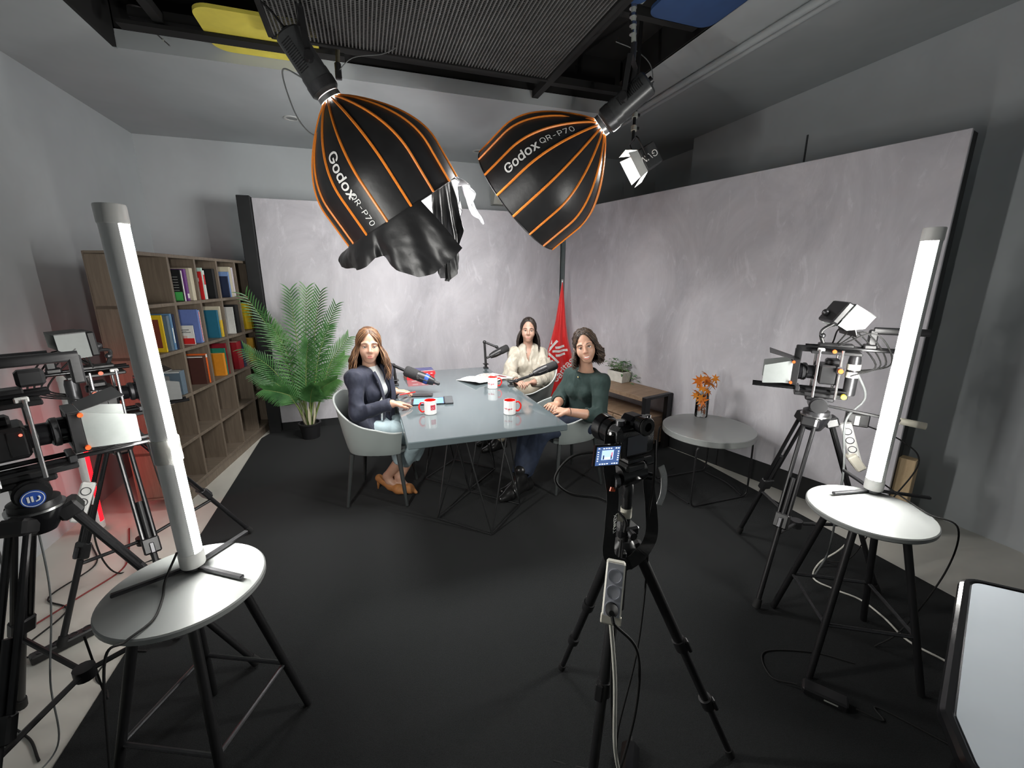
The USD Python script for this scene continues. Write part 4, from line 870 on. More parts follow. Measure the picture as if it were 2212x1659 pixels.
P = lambda n, g, m, **k: part(pcm, n, g, m, **k)
YX = np.array([[0, 0, 1], [1, 0, 0], [0, 1, 0.0]])
P('column_elbow', tube([(0, 0, 0), (0, 0, .03), (.012, 0, .05), (.03, .03, .06)], .016, n=14, smooth=5), BLACKP)
P('pan_head', [cyl((0, -.045, .075), (0, .045, .075), .03, n=24), box((0, 0, .10), (.06, .07, .025), bev=.006), cyl((-.02, 0, .05), (.02, 0, .085), .026, n=20)], BLACKP)
P('head_dial', [cyl((-.01, .06, .07), (-.01, .075, .07), .024, n=24), cyl((-.005, .045, .07), (-.005, .06, .07), .012, n=16)], DARKSTEEL)
P('side_knob', [cyl((0, -.05, .095), (0, -.085, .095), .013, n=18), cyl((.0, -.04, .06), (-.02, -.07, .055), .011, n=14)], BLACKG)
P('quick_plate', box((.0, 0, .122), (.055, .06, .014), bev=.003), BLACKM)
P('body', [box((0, 0, .178), (.055, .138, .092), bev=.012), box((.02, -.052, .175), (.05, .032, .085), bev=.013)], mat('black_camera_leather', (.011, .012, .014), .5, vary=(90, .2), bump=(300, .3)))
P('viewfinder_hump', [box((.0, .0, .232), (.06, .052, .035), bev=.012), cyl((-.025, 0, .228), (-.048, 0, .228), .022, .024, n=20)], BLACKG)
P('eyepiece', mv(lathe([(.012, 0), (.023, 0), (.026, .004), (.023, .008), (.012, .008)], 24), -YX * V(1, 1, 1), (-.05, 0, .228)), RUBBER)
for y_, r_0 in ((-.04, .012), (-.058, .008), (.045, .012)): P('dial', cyl((0, y_, .222), (0, y_, .238), r_0, n=20), DARKSTEEL)
P('back_screen_well', box((-.028, .005, .17), (.003, .075, .055), bev=.001), mat('dark_blue_black_back', (.006, .008, .02), .3, vary=(40, .1)))
P('lens', mv(lathe([(0, 0), (.032, 0), (.034, .01), (.031, .012), (.031, .03), (.036, .034), (.036, .06), (.039, .064), (.041, .092), (.038, .092), (.03, .07), (0, .06)], 30), YX, (.027, .005, .178)), BLACKG)
P('strap_lug', [cyl((0, s * .069, .205), (0, s * .078, .205), .005, n=10) for s in (-1, 1)], STEEL)
fs = part(pcm, 'flip_screen', box((-.035, .118, .165), (.009, .082, .060), R=rotx(.10) @ rotz(-.12), bev=.002), BLACKG)
FR_ = rotx(.10) @ rotz(-.12); fo = V(-.035, .118, .165)
CS = lambda y, z, w, h, m, e=.0052: part(fs, 'screen_image', mv(box((-e, y, z), (.0006, w, h)), FR_, fo), m, smooth=False)
CS(0, 0, .072, .050, emitter('camera_screen', (.03, .055, .13), 1.0)); CS(0.002, .003, .036, .026, emitter('camera_screen_scene', (.22, .30, .62), 1.1), .0058)
CS(0.002, -.006, .018, .006, emitter('camera_screen_table', (.4, .5, .65), 1.0), .0062)
for s_ in (-1, 1): CS(.002 + s_ * .012, -.003, .004, .011, emitter('camera_screen_figures', (.03, .04, .07), 1.0), .0062)
CS(-.011, .004, .003, .012, emitter('camera_screen_flag', (.6, .08, .10), 1.0), .0062)
CSI = emitter('camera_screen_icons', (.55, .62, .75), 1.2)
part(fs, 'screen_icons', [mv(box((-.006, -.03 + .0075 * k, z), (.0006, .0045, .0025)), FR_, fo) for k in range(9) for z in (.021, -.021) if (k * 7 + int(z * 1000)) % 5] + [mv(box((-.006, s * .031, -.012 + .006 * k), (.0006, .004, .0022)), FR_, fo) for k in range(5) for s in (-1, 1)], CSI, smooth=False)
P('hinge', cyl((-.03, .072, .142), (-.03, .072, .19), .005, n=10), BLACKP)
# strap: a flat ribbon hanging from both lugs round the column
def ribbon(pts, w, th, wd, n=10):
    p = spline(pts, n); t_ = np.gradient(p, axis=0); t_ /= np.linalg.norm(t_, axis=1, keepdims=True); wd = np.asarray(wd, float)
    b = np.cross(np.cross(t_, wd), t_); b = wd - t_ * (t_ @ wd)[:, None]; b /= np.linalg.norm(b, axis=1, keepdims=True); q = np.cross(t_, b) * th / 2
    ring = np.stack([p - b * w / 2 - q, p + b * w / 2 - q, p + b * w / 2 + q, p - b * w / 2 + q], 1); m = len(p); v = ring.reshape(-1, 3); f = []
    for i in range(m - 1):
        for j in range(4): a, c_ = i * 4 + j, i * 4 + (j + 1) % 4; f += [[a, c_, c_ + 4], [a, c_ + 4, a + 4]]
    return v, np.array(f)
STRAP = mat('black_strap_webbing', (.016, .016, .017), .8, vary=(120, .3))
st = thing('camera_strap', 'black camera strap looped around the foreground tripod', 'strap', (*FC, 1.03), FA)
part(st, 'band', ribbon([(0, .076, .20), (-.01, .085, .12), (-.02, .075, .03), (-.03, .085, -.06), (-.04, .092, -.14), (-.065, .055, -.165), (-.075, 0, -.135), (-.06, -.045, -.105), (-.03, -.07, -.05), (-.005, -.078, .02), (0, -.08, .05)], .034, .0025, (.25, .8, -.3)), STRAP)
part(st, 'pale_end', ribbon([(-.03, -.095, .085), (-.035, -.105, .05), (-.035, -.108, .0), (-.03, -.10, -.04)], .020, .003, (.2, 1, .1)), mat('grey_strap_leather', (.60, .61, .60), .5, vary=(40, .15)))
part(st, 'red_tab', box((-.022, .078, .052), (.004, .018, .012), R=rotx(.3)), ORANGE)
lv, lf = text('LUMIX', .016, .0006); part(st, 'lettering', (np.stack([-.0375 - .012 * lv[:, 0] / .06 - lv[:, 2] - .0008, .072 + .012 * lv[:, 0] / .06 + lv[:, 1] * -.55 + .01, -.075 + lv[:, 0] * .95 + .2 * lv[:, 1]], 1), lf), LOGO, smooth=False)
part(ftri, 'tape', [lathe([(.0150, .965), (.0162, .965), (.0162, .995), (.0150, .995)], 20), box((-.026, -.012, .975), (.04, .002, .026), R=rotz(.35) @ roty(.5))], TAPE)
# power strip taped to the near leg
ps = thing('power_strip', 'white three socket power strip taped upright to the foreground tripod', 'power strip', (.512, .748, .915))
pA = axes(unit(V(.033, .041, .117)), unit(V(-.55, -.8, .1)))      # x up the strip, z out to the room
part(ps, 'casing', mv(box((0, 0, 0), (.135, .045, .036), bev=.004), pA), mat('ivory_power_strip', (.85, .83, .74), .45, vary=(20, .04)))
part(ps, 'face', mv(box((.002, 0, .0185), (.125, .037, .002)), pA), mat('pale_grey_face', (.62, .63, .68), .4, vary=(20, .04)), smooth=False)
for k in range(3):
    c_ = V(.036 - .036 * k, 0, .0195)
    so = part(ps, 'socket', mv(lathe([(.0165, 0), (.0165, .002), (.0145, .002), (.0135, -.006), (0, -.006)], 24, c_), pA), mat('grey_socket', (.50, .51, .58), .4, vary=(20, .05)))
    part(so, 'pin_holes', [mv(cyl(c_ + V(0, s * .007, -.0058), c_ + V(0, s * .007, -.005), .0024, n=8), pA) for s in (-1, 1)], BLACKP)
part(ps, 'tape', mv(box((-.062, 0, .012), (.022, .048, .016), bev=.003), pA), TAPE)
pg = thing('plug', 'black mains plug in the lowest socket of the power strip', 'plug', (.512, .748, .915)); pc_ = V(-.036, 0, .02)
part(pg, 'body', mv(lathe([(0, .0), (.014, 0), (.0145, .016), (.009, .03), (.006, .034), (0, .034)], 18, pc_), pA), RUBBER)
part(pg, 'cord_sleeve', mv(cyl(pc_ + V(0, 0, .028), pc_ + V(-.02, -.006, .034), .0045, n=8), pA), RUBBER)
BK, WT = RUBBER, mat('white_cable', (.66, .65, .58), .45, vary=(20, .05))
def cable(label, pts, r=.004, m=BK, name='cable'):
    return single(name, label, 'cable', tube([V(*p) for p in pts], r, n=8, smooth=10), m, smooth=60)
w0 = V(.512, .748, .915)
cable('black cable looping left from the flip screen camera to its tripod', [(.605, .985, 1.165), (.53, 1.02, 1.145), (.483, 1.03, 1.08), (.52, 1.01, 1.035), (.60, .965, 1.025), (.645, .915, .985), (.650, .915, .94)], .0042)
cable('white cable hanging from the bottom of the power strip to the floor', [w0 + pA @ V(-.0675, 0, 0), (.500, .700, .70), (.52, .70, .45), (.60, .72, .20), (.70, .76, .05), (.78, .80, .006), (.88, .70, .006)], .0048, WT)
cable('black plug cord hanging from the power strip to the floor', [w0 + pA @ V(-.056, -.006, .054), (.535, .67, .80), (.56, .69, .60), (.57, .75, .30), (.60, .84, .06), (.66, .90, .008), (.78, .92, .006)], .0036)
cable('thin black cable hanging from the strap side of the foreground camera', [(.745, .935, 1.20), (.748, .93, 1.08), (.735, .925, .95), (.742, .92, .80), (.70, .88, .55), (.64, .86, .30), (.66, .90, .05), (.58, .97, .008), (.50, 1.02, .007)], .003)
cable('black cable running down the near tripod leg and off over the carpet', [(.63, .90, .93), (.60, .86, .75), (.565, .80, .50), (.62, .80, .20), (.74, .82, .03), (.88, .84, .007), (1.0, .76, .007)], .0042)
ad = thing('power_adapter', 'black rounded power adapter lying under the foreground tripod', 'power adapter', (.735, .915, .008), .9)
part(ad, 'body', box((0, 0, .03), (.13, .06, .06), bev=.018), BLACKG); part(ad, 'cord_sleeve', cyl((.06, 0, .03), (.085, 0, .03), .006, n=8), RUBBER)

# ---------------------------------------------------------------- people: smooth distance fields turned into meshes
class Field:
    def __init__(s, lo, hi, h):
        s.h = h; s.lo = np.array(lo, float); s.n = np.ceil((np.array(hi) - s.lo) / h).astype(int) + 1
        s.ax = [s.lo[k] + h * np.arange(s.n[k]) for k in range(3)]; s.F = np.full(s.n, .05, np.float32)
    def block(s, lo, hi):
        a = np.clip(np.floor((np.asarray(lo) - s.lo) / s.h).astype(int), 0, s.n - 1); b = np.clip(np.ceil((np.asarray(hi) - s.lo) / s.h).astype(int) + 1, 1, s.n)
        if (b - a <= 0).any(): return None, None
        sl = tuple(slice(a[k], b[k]) for k in range(3))
        P = np.stack(np.meshgrid(*[s.ax[k][sl[k]] for k in range(3)], indexing='ij'), -1)
        return sl, P
    def put(s, lo, hi, fn, k=.02, cut=False):
        m = .05 + k; sl, P = s.block(np.asarray(lo) - m, np.asarray(hi) + m)
        if sl is None: return
        d = fn(P); F = s.F[sl]
        if cut:
            d = -d; q = np.clip(.5 - .5 * (F - d) / k * -1, 0, 1); hh = np.clip(.5 + .5 * (d - F) / k, 0, 1); s.F[sl] = F * (1 - hh) + d * hh + k * hh * (1 - hh)
        else:
            hh = np.clip(.5 + .5 * (d - F) / k, 0, 1); s.F[sl] = d * (1 - hh) + F * hh - k * hh * (1 - hh)
    def bone(s, a, b, r1, r2, k=.02, sq=None, cut=False):
        """tapered capsule; sq=(direction, factor) flattens it along a direction"""
        a, b = np.asarray(a, float), np.asarray(b, float); r = max(r1, r2) * (max(1, 1 / sq[1]) if sq else 1)
        def fn(P):
            ab = b - a; t = np.clip(((P - a) @ ab) / (ab @ ab + 1e-12), 0, 1); q = P - a - t[..., None] * ab
            if sq:
                u = unit(sq[0]); c = q @ u; q = q + (c * (1 / sq[1] - 1))[..., None] * u
                return (np.linalg.norm(q, axis=-1) - (r1 + (r2 - r1) * t)) * min(1, sq[1])
            return np.linalg.norm(q, axis=-1) - (r1 + (r2 - r1) * t)
        s.put(np.minimum(a, b) - r, np.maximum(a, b) + r, fn, k, cut)
    def egg(s, c, R, rr, k=.02, cut=False):
        c = np.asarray(c, float); rr = np.asarray(rr, float); m = rr.max()
        def fn(P):
            q = (P - c) @ R; k0 = np.linalg.norm(q / rr, axis=-1); k1 = np.linalg.norm(q / rr ** 2, axis=-1) + 1e-9
            return k0 * (k0 - 1) / k1
        s.put(c - m, c + m, fn, k, cut)
    def chain(s, pts, rs, k=.02, **kw):
        for i in range(len(pts) - 1): s.bone(pts[i], pts[i + 1], rs[i], rs[i + 1], k, **kw)
    def mesh(s):
        F = s.F; n = s.n; neg = F < 0
        c = [neg[i:n[0] - 1 + i, j:n[1] - 1 + j, l:n[2] - 1 + l] for i in (0, 1) for j in (0, 1) for l in (0, 1)]
        any_ = c[0] | c[1] | c[2] | c[3] | c[4] | c[5] | c[6] | c[7]; all_ = c[0] & c[1] & c[2] & c[3] & c[4] & c[5] & c[6] & c[7]
        I = np.argwhere(any_ & ~all_); idx = -np.ones(n - 1, np.int64); idx[tuple(I.T)] = np.arange(len(I))
        acc = np.zeros((len(I), 3)); cnt = np.zeros(len(I)); cor = [(i, j, l) for i in (0, 1) for j in (0, 1) for l in (0, 1)]
        val = [F[I[:, 0] + i, I[:, 1] + j, I[:, 2] + l] for i, j, l in cor]
        for a in range(8):
            for b in range(a + 1, 8):
                d = np.array(cor[b]) - cor[a]
                if np.abs(d).sum() != 1: continue
                va, vb = val[a], val[b]; m = (va < 0) != (vb < 0); t = va[m] / (va[m] - vb[m])
                acc[m] += np.array(cor[a]) + t[:, None] * d; cnt[m] += 1
        v = s.lo + (I + acc / cnt[:, None]) * s.h; fs = []
        for ax in range(3):
            o = [k for k in range(3) if k != ax]; sl0 = [slice(1, -1)] * 3; sl1 = [slice(1, -1)] * 3; sl0[ax] = slice(0, -1); sl1[ax] = slice(1, None)
            a_, b_ = neg[tuple(sl0)], neg[tuple(sl1)]
            for flip in (False, True):
                E = np.argwhere((a_ & ~b_) if not flip else (~a_ & b_))
                if not len(E): continue
                off = np.array([1, 1, 1]); off[ax] = 0; E = E + off
                def at(du, dv):
                    q = E.copy(); q[:, o[0]] -= du; q[:, o[1]] -= dv; return idx[tuple(q.T)]
                Q = np.stack([at(1, 1), at(0, 1), at(0, 0), at(1, 0)], 1)
                if (ax == 1) != flip: Q = Q[:, ::-1]
                fs += [Q[:, [0, 1, 2]], Q[:, [0, 2, 3]]]
        return v, np.vstack(fs)
def relax(g, it=6):
    v, f = np.array(g[0]), g[1]; n = len(v); e = np.unique(np.sort(np.vstack([f[:, [0, 1]], f[:, [1, 2]], f[:, [2, 0]]]), 1), axis=0)
    e = np.vstack([e, e[:, ::-1]]); deg = np.maximum(np.bincount(e[:, 0], minlength=n), 1)[:, None]
    for k in range(2 * it):
        L = np.stack([np.bincount(e[:, 0], v[e[:, 1], c], n) for c in range(3)], 1) / deg - v; L[deg[:, 0] <= 1] = 0; v = v + (.5 if k % 2 == 0 else -.52) * L
    return v, f
def folds(g, amp, sc, seed, stretch=(1, 1, .5)):
    v, f = g; m = trimesh.Trimesh(v, f, process=False); n = np.array(m.vertex_normals); d = meshkit.fbm(v * np.array(stretch) * sc + 50, 3, seed) - .5
    ridge = 1 - np.abs(meshkit.noise(v * np.array(stretch) * sc * .7 + 20, seed + 9) - .5) * 4
    return v + n * (amp * d + amp * .5 * np.clip(ridge, 0, 1))[:, None], f

def head_prims(S, c, R, s, smile=0.0):
    f, l, u = R.T; at = lambda a, b, d: c + s * (f * a + l * b + u * d)
    S.egg(at(-.014, 0, .036), R, s * V(.096, .074, .092), .02)
    S.egg(at(.020, 0, -.034), R, s * V(.072, .060, .078), .03)
    S.egg(at(.056, 0, -.096), R, s * V(.024, .026, .020), .028)
    for q in (-1, 1):
        S.egg(at(.052, q * .034, -.034), R, s * V(.030, .026, .030), .025)
        S.bone(at(.078, q * .016, .021), at(.066, q * .046, .020), s * .012, s * .010, .012)
        S.egg(at(.104, q * .031, -.001), R, s * V(.020, .017, .0105), .012, cut=True)
        S.egg(at(-.006, q * .076, -.010), R @ rotz(q * .35), s * V(.019, .007, .031), .006)
        S.bone(at(.094, q * .006, -.034), at(.093, q * .012, -.036), s * .0085, s * .0075, .006)
    S.bone(at(.088, 0, .012), at(.106, 0, -.030), s * .0075, s * .0105, .012)
    S.bone(at(.080, -.017, -.064), at(.080, .017, -.064), s * .0085, s * .0085, .014)
    S.bone(at(.078, -.013, -.077), at(.078, .013, -.077), s * .009, s * .009, .014)
def hand_prims(S, w, d, n, side, curl=.5, spread=.12, s=1.0, index=None):
    """w wrist, d along the fingers, n out of the back of the hand, side=+1 if the thumb lies along cross(d, n)"""
    d = unit(d); n = unit(n - d * (n @ d)); b = np.cross(d, n) * side
    kn = []
    for i, x in enumerate((.030, .010, -.010, -.028)):
        k_ = w + s * (d * (.082 - .006 * abs(i - 1)) + b * x); kn.append(k_)
        S.bone(w + s * (d * .012 + b * x * .55), k_, s * .0145, s * .0105, .012)
    for i, (k_, ln) in enumerate(zip(kn, (.070, .078, .073, .056))):
        cu = curl if index is None or i else index; a = V(*d) + b * spread * (1.2 - i * .8); p = k_; ang = .15
        for j, (fr, r1, r2) in enumerate(((.45, .0092, .0084), (.30, .0084, .0077), (.25, .0077, .0062))):
            ang += cu * (.55 if j else .35); dd = unit(unit(a) * math.cos(ang) - n * math.sin(ang)); q = p + dd * ln * fr * s; S.bone(p, q, s * r1, s * r2, .003); p = q
    t0 = w + s * (d * .025 + b * .022); t1 = t0 + s * .040 * unit(d * .7 + b * .62 - n * .25); t2 = t1 + s * .030 * unit(d * .9 + b * .28 - n * .2 * (1 + curl)); t3 = t2 + s * .024 * unit(d * .95 + b * .05 - n * .3)
    S.chain([t0, t1, t2, t3], [s * .0155, s * .0115, s * .0100, s * .0075], .005)

IRIS = mat('brown_iris', (.06, .03, .015), .2, vary=(60, .2)); EYEW = mat('eye_white', (.72, .70, .68), .2, vary=(30, .02)); LASH = mat('dark_lash', (.015, .01, .008), .6, vary=(60, .2))
TEETH = mat('teeth_white', (.80, .78, .72), .25, vary=(60, .03)); GOLD = mat('gold_metal', (.80, .55, .22), .25, 1.0, vary=(60, .05))
def skin(name, c): 
    if name in _mats: return _mats[name]
    return mat(name, c, .48, vary=(22, .06), sss=.12)
def face(t, c, R, s, lipm, browm, smile=0.0, lid=.45, skinm=None):
    f, l, u = R.T; at = lambda a, b, d: c + s * (f * a + l * b + u * d)
    for q in (-1, 1):
        e = part(t, 'eye', mv(ball((0, 0, 0), s * .0125, 10), R, at(.0745, q * .031, -.001)), EYEW, smooth=True)
        part(e, 'iris', mv(ball((0, 0, 0), s * V(.003, .0058, .0058), 8), R, at(.0862, q * .031, -.001)), IRIS, smooth=True)
        ld = ball((0, 0, 0), s * .0134, 10); lc = ld[0][ld[1]].mean(1) @ roty(.12); ld = (ld[0], ld[1][(lc[:, 2] > s * (.0058 - .0058 * lid)) | (lc[:, 2] < -s * .0088)])
        part(t, 'eyelid', mv(ld, R, at(.0745, q * .031, -.001)), skinm, smooth=True)
        part(t, 'lash_line', tube([at(.0850, q * .0175, -.002), at(.0885, q * .025, .0062 - lid * .006), at(.0882, q * .033, .0070 - lid * .006), at(.0815, q * .0455, .001)], [s * .0010, s * .0019, s * .0021, s * .0012], n=6, smooth=4), LASH)
        part(t, 'eyebrow', tube([at(.0905, q * .013, .0185), at(.0915, q * .024, .0235), at(.0865, q * .037, .0245), at(.0745, q * .051, .0185)], [s * .0022, s * .0033, s * .0028, s * .0010], n=6, smooth=4, flat=.8), browm)
    w = .027 + .006 * smile; up = .009 * smile; z0 = -.0655; fm = .0885
    upper = [at(fm - .011, -w, z0 - .003 + up), at(fm + .000, -w * .45, z0 + .001 + up * .3), at(fm + .002, 0, z0 - .0008), at(fm + .000, w * .45, z0 + .001 + up * .3), at(fm - .011, w, z0 - .003 + up)]
    lower = [at(fm - .012, -w, z0 - .005 + up), at(fm - .0005, -w * .5, z0 - .0072 - .0075 * smile + up * .3), at(fm + .0005, 0, z0 - .0088 - .0088 * smile), at(fm - .0005, w * .5, z0 - .0072 - .0075 * smile + up * .3), at(fm - .012, w, z0 - .005 + up)]
    part(t, 'lips', [tube(upper, [s * .0012, s * .0036, s * .0033, s * .0036, s * .0012], n=8, smooth=5), tube(lower, [s * .0012, s * .0040, s * .0048, s * .0040, s * .0012], n=8, smooth=5)], lipm, smooth=True)
    if smile > .5: part(t, 'teeth', tube([at(fm - .010, -w * .85, z0 - .0035 + up), at(fm + .0008, -w * .4, z0 - .0052 + up * .2), at(fm + .0018, 0, z0 - .0062), at(fm + .0008, w * .4, z0 - .0052 + up * .2), at(fm - .010, w * .85, z0 - .0035 + up)], [s * .001, s * .0035, s * .0042, s * .0035, s * .001], n=8, smooth=4), TEETH, smooth=True)
def hairdo(t, c, R, s, m, m2, n, length, kind, seed, side_open=(52, 180), vol_=1.0, down=(0, 0, -1), asym=1.0):
    """locks start along the parting, lie over the skull and then hang; kind: 'wavy', 'straight' or 'curly'"""
    f, l, u = R.T; r_ = random.Random(seed); at = lambda a, b, d: c + s * (f * a + l * b + u * d); gs = [[], []]; dn = V(*down)
    cap = trimesh.creation.icosphere(4, 1.0); v, fc = tri(cap); v = v * V(.100, .0785, .097) + V(-.016, 0, .036); ctr = v[fc].mean(1)
    keep = (ctr[:, 0] < .018 + .62 * (ctr[:, 2] - .015)) & (ctr[:, 2] > -.055); part(t, 'hair_cap', shell(mv((v * s, fc[keep]), R, c), .004), m, smooth=True)
    for k in range(n):
        q = 1 if k % 2 else -1; vol = vol_ if q > 0 else vol_ * asym; th = rad(side_open[0] + (side_open[1] - side_open[0]) * r_.random() ** .85); ly = r_.random()
        st = V(.082 - .17 * (th - rad(50)) / rad(130) + r_.uniform(-.015, .015), q * r_.uniform(.0, .012), .112 + .016 * math.sin((th - rad(50)) / rad(130) * PI)); off = .004 + .012 * ly * vol
        land = V(-.014 + math.cos(th) * (.098 + off), q * math.sin(th) * (.080 + off * 1.3) , -.012); pts = []
        for i in range(7):
            w = i / 6; p = st * (1 - w) + land * w; e = (p - V(-.014, 0, .036)) / V(.096, .074, .092); p = V(-.014, 0, .036) + (p - V(-.014, 0, .036)) / (np.linalg.norm(e) + 1e-9) * (1.02 + off * 9 * w)
            pts.append(at(*p))
        L = length * r_.uniform(.72, 1.05); o = unit(f * math.cos(th) + l * q * math.sin(th)); p = pts[-1]; ns = 14; phs = r_.uniform(0, 2 * PI)
        for i in range(1, ns + 1):
            w = i / ns
            if kind == 'curly':
                a = phs + w * 15; p2 = p + dn * L * w + o * (.016 * vol * math.sin(w * 2.2) ** 1.0) + .012 * (o * math.cos(a) + np.cross(o, dn) * math.sin(a)) * min(1, w * 3)
            else:
                am = .012 if kind == 'wavy' else .003
                p2 = p + dn * L * w + o * ((.030 * vol) * math.sin(min(w * 2.2, 1.57))) + (o * math.sin(phs + w * 9) + np.cross(o, dn) * math.cos(phs + w * 8)) * am * w
            pts.append(p2)
        if kind == 'curly':
            for i in range(1, 7): a = phs + i * 1.9; pts[i] = pts[i] + (f * math.cos(a) + l * math.sin(a) + u * math.sin(a * 1.3)) * .006 * s
        rr = r_.uniform(.0028, .0052); gs[r_.random() < .35].append(tube(pts, [rr * .7, rr, rr * 1.1, rr, rr * .25], n=5, flat=.6))
    for g, mm in zip(gs, (m, m2)):
        if g: part(t, 'hair', g, mm, smooth=True)
def eyes_frame(f, roll=0.0):
    f = unit(f); l = unit(np.cross((0, 0, 1.0), f)); u = np.cross(f, l); return np.stack([f, l * math.cos(roll) + u * math.sin(roll), u * math.cos(roll) - l * math.sin(roll)], 1)
def shoe_prims(S, heel, toe, hgt, r=.036):
    heel, toe = V(*heel), V(*toe); d = unit(toe - heel); ball_ = heel * .35 + toe * .65; ball_[2] = toe[2]
    S.chain([heel + V(0, 0, hgt), ball_ + V(0, 0, .004), toe], [r * .78, r * .85, r * .42], .02, sq=((0, 0, 1), .8))

def torso_prims(S, J, g=0.0, k=.05, bust=.0):
    nc = J['norm']; lat = unit(np.cross((0, 0, 1), nc))
    S.bone(J['pelvis'] - lat * .075, J['pelvis'] + lat * .075, .105 + g, .105 + g, k, sq=(nc, .95))
    S.bone(J['pelvis'], J['waist'], .110 + g, .105 + g, k, sq=(nc, .85)); S.bone(J['waist'] - lat * .03, J['chest'] - lat * .045, .095 + g, .10 + g, k, sq=(nc, .9)); S.bone(J['waist'] + lat * .03, J['chest'] + lat * .045, .095 + g, .10 + g, k, sq=(nc, .9))
    up = J['chest'] + (J['neck'] - J['chest']) * .55; S.bone(J['shN'], up, .050 + g, .075 + g, k); S.bone(J['shF'], up, .050 + g, .075 + g, k); S.bone(J['chest'], J['neck'] - V(0, 0, .03), .10 + g, .055 + g, k, sq=(nc, .85))
    if bust:
        for q in (-1, 1): S.egg(J['chest'] + lat * .062 * q + nc * .075 - V(0, 0, .015), np.eye(3), V(bust, bust, bust) + g, .04)
def person_body(J, skin_m, t, lo, hi, feet=True):
    S = Field(lo, hi, .0042); torso_prims(S, J, -.012, .05, .045)
    S.chain([J['neck'] - V(0, 0, .03), J['neck'] + (J['head'] - J['neck']) * .5, J['head'] + J['R'] @ V(-.026, 0, -.05) * J['s']], [.058, .044, .047], .012)
    for q in 'NF':
        S.chain([J['sh' + q], J['el' + q], J['wr' + q]], [.046, .036, .0245], .02); S.bone(J['el' + q] * .75 + J['wr' + q] * .25, J['wr' + q], .037, .0245, .02)
        hd = J['ha' + q]; hand_prims(S, J['wr' + q], hd[0], V(*hd[1]), hd[2], hd[3], hd[4] if len(hd) > 4 else .12, .92, hd[5] if len(hd) > 5 else None)
        S.chain([J['hip' + q], J['kn' + q]], [.078, .05], .03); S.bone(J['kn' + q], J['kn' + q] * .7 + J['an' + q] * .3, .05, .052, .02); S.bone(J['kn' + q] * .7 + J['an' + q] * .3, J['an' + q], .052, .033, .02)
        h_, t_ = J['foot' + q]; S.chain([J['an' + q], V(*h_) * .55 + V(*t_) * .45 + V(0, 0, .02), V(*t_)], [.034, .028, .018], .02)
    head_prims(S, J['head'], J['R'], J['s'])
    part(t, 'body', relax(S.mesh(), 4), skin_m, smooth=True)
def garment(t, name, lo, hi, fn, m, h=.006, amp=.006, sc=22, seed=1, it=4, stretch=(1, 1, .45), label=None):
    S = Field(lo, hi, h); fn(S); g = relax(S.mesh(), it); return part(t, name, folds(g, amp, sc, seed, stretch) if amp else g, m, smooth=True, label=label)
def slab(S, p, n, k=.006):
    """cuts away the side of the plane that n points to"""
    n = unit(n); S.put(S.lo, S.lo + S.n * S.h, lambda P: -((P - p) @ n), k, cut=True)

# ---- woman in the navy blazer
SK1, SK2, SK3 = skin('light_skin', (.43, .25, .175)), skin('fair_skin', (.42, .25, .185)), skin('warm_skin', (.42, .24, .165))
H1, H1b = mat('chestnut_hair', (.075, .036, .018), .38, vary=(30, .3)), mat('honey_hair', (.22, .115, .055), .38, vary=(30, .25))
NAVYB = mat('navy_wool_blazer', (.011, .014, .030), .75, vary=(60, .12), bump=(240, .15), sheen=.05); WTEE = mat('white_jersey', (.70, .73, .72), .7, vary=(20, .03)); JEANL = mat('pale_washed_denim', (.27, .345, .37), .8, vary=(14, .12), bump=(260, .2))
TANSUEDE = mat('tan_suede', (.36, .15, .045), .7, vary=(40, .15))
p1_ = thing('person', 'woman in a navy blazer and pale jeans touching a tablet', 'person', (0, 0, 0))
J = dict(head=V(.004, 3.185, 1.178), R=eyes_frame(V(.06, -1, .03), -.05), s=1.02, neck=V(-.005, 3.215, 1.005), chest=V(-.01, 3.232, .86), waist=V(-.03, 3.24, .70), pelvis=V(-.035, 3.23, .56), norm=unit(V(.80, -.60, 0)),
         shN=V(-.105, 3.085, .965), shF=V(.105, 3.37, .945), elN=V(-.105, 3.005, .735), wrN=V(.125, 2.925, .805), elF=V(.06, 3.405, .735), wrF=V(.165, 3.235, .812),
         haN=(V(1, .28, -.10), V(0, 0, 1), 1, .55, .12, .2), haF=(V(1, .05, -.10), V(0, 0, 1), -1, .5, .15, .35),
         hipN=V(-.05, 3.14, .545), hipF=V(-.01, 3.31, .545), knN=V(.32, 3.04, .52), knF=V(.37, 3.20, .52), anN=V(.065, 3.215, .14), anF=V(.155, 3.19, .13), footN=((.01, 3.27, .11), (.16, 3.115, .044)), footF=((.09, 3.26, .10), (.24, 3.10, .044)))
person_body(J, SK1, p1_, (-.32, 2.78, 0), (.58, 3.58, 1.34))
face(p1_, J['head'], J['R'], J['s'], mat('rose_lips', (.42, .12, .10), .35, vary=(60, .1)), mat('brown_brow', (.06, .03, .018), .7, vary=(60, .2)), .25, .8, SK1)
lat = unit(np.cross((0, 0, 1), J['norm'])); nc = J['norm']
def tee(S): torso_prims(S, J, -.004, .05, .048); S.bone(J['neck'] - V(0, 0, .03), J['neck'] + V(0, 0, .035), .066, .055, .02); slab(S, J['neck'] + V(0, 0, .012), V(-.3, .2, 1))
garment(p1_, 'shirt', (-.3, 2.95, .5), (.3, 3.55, 1.1), tee, WTEE, amp=.003)
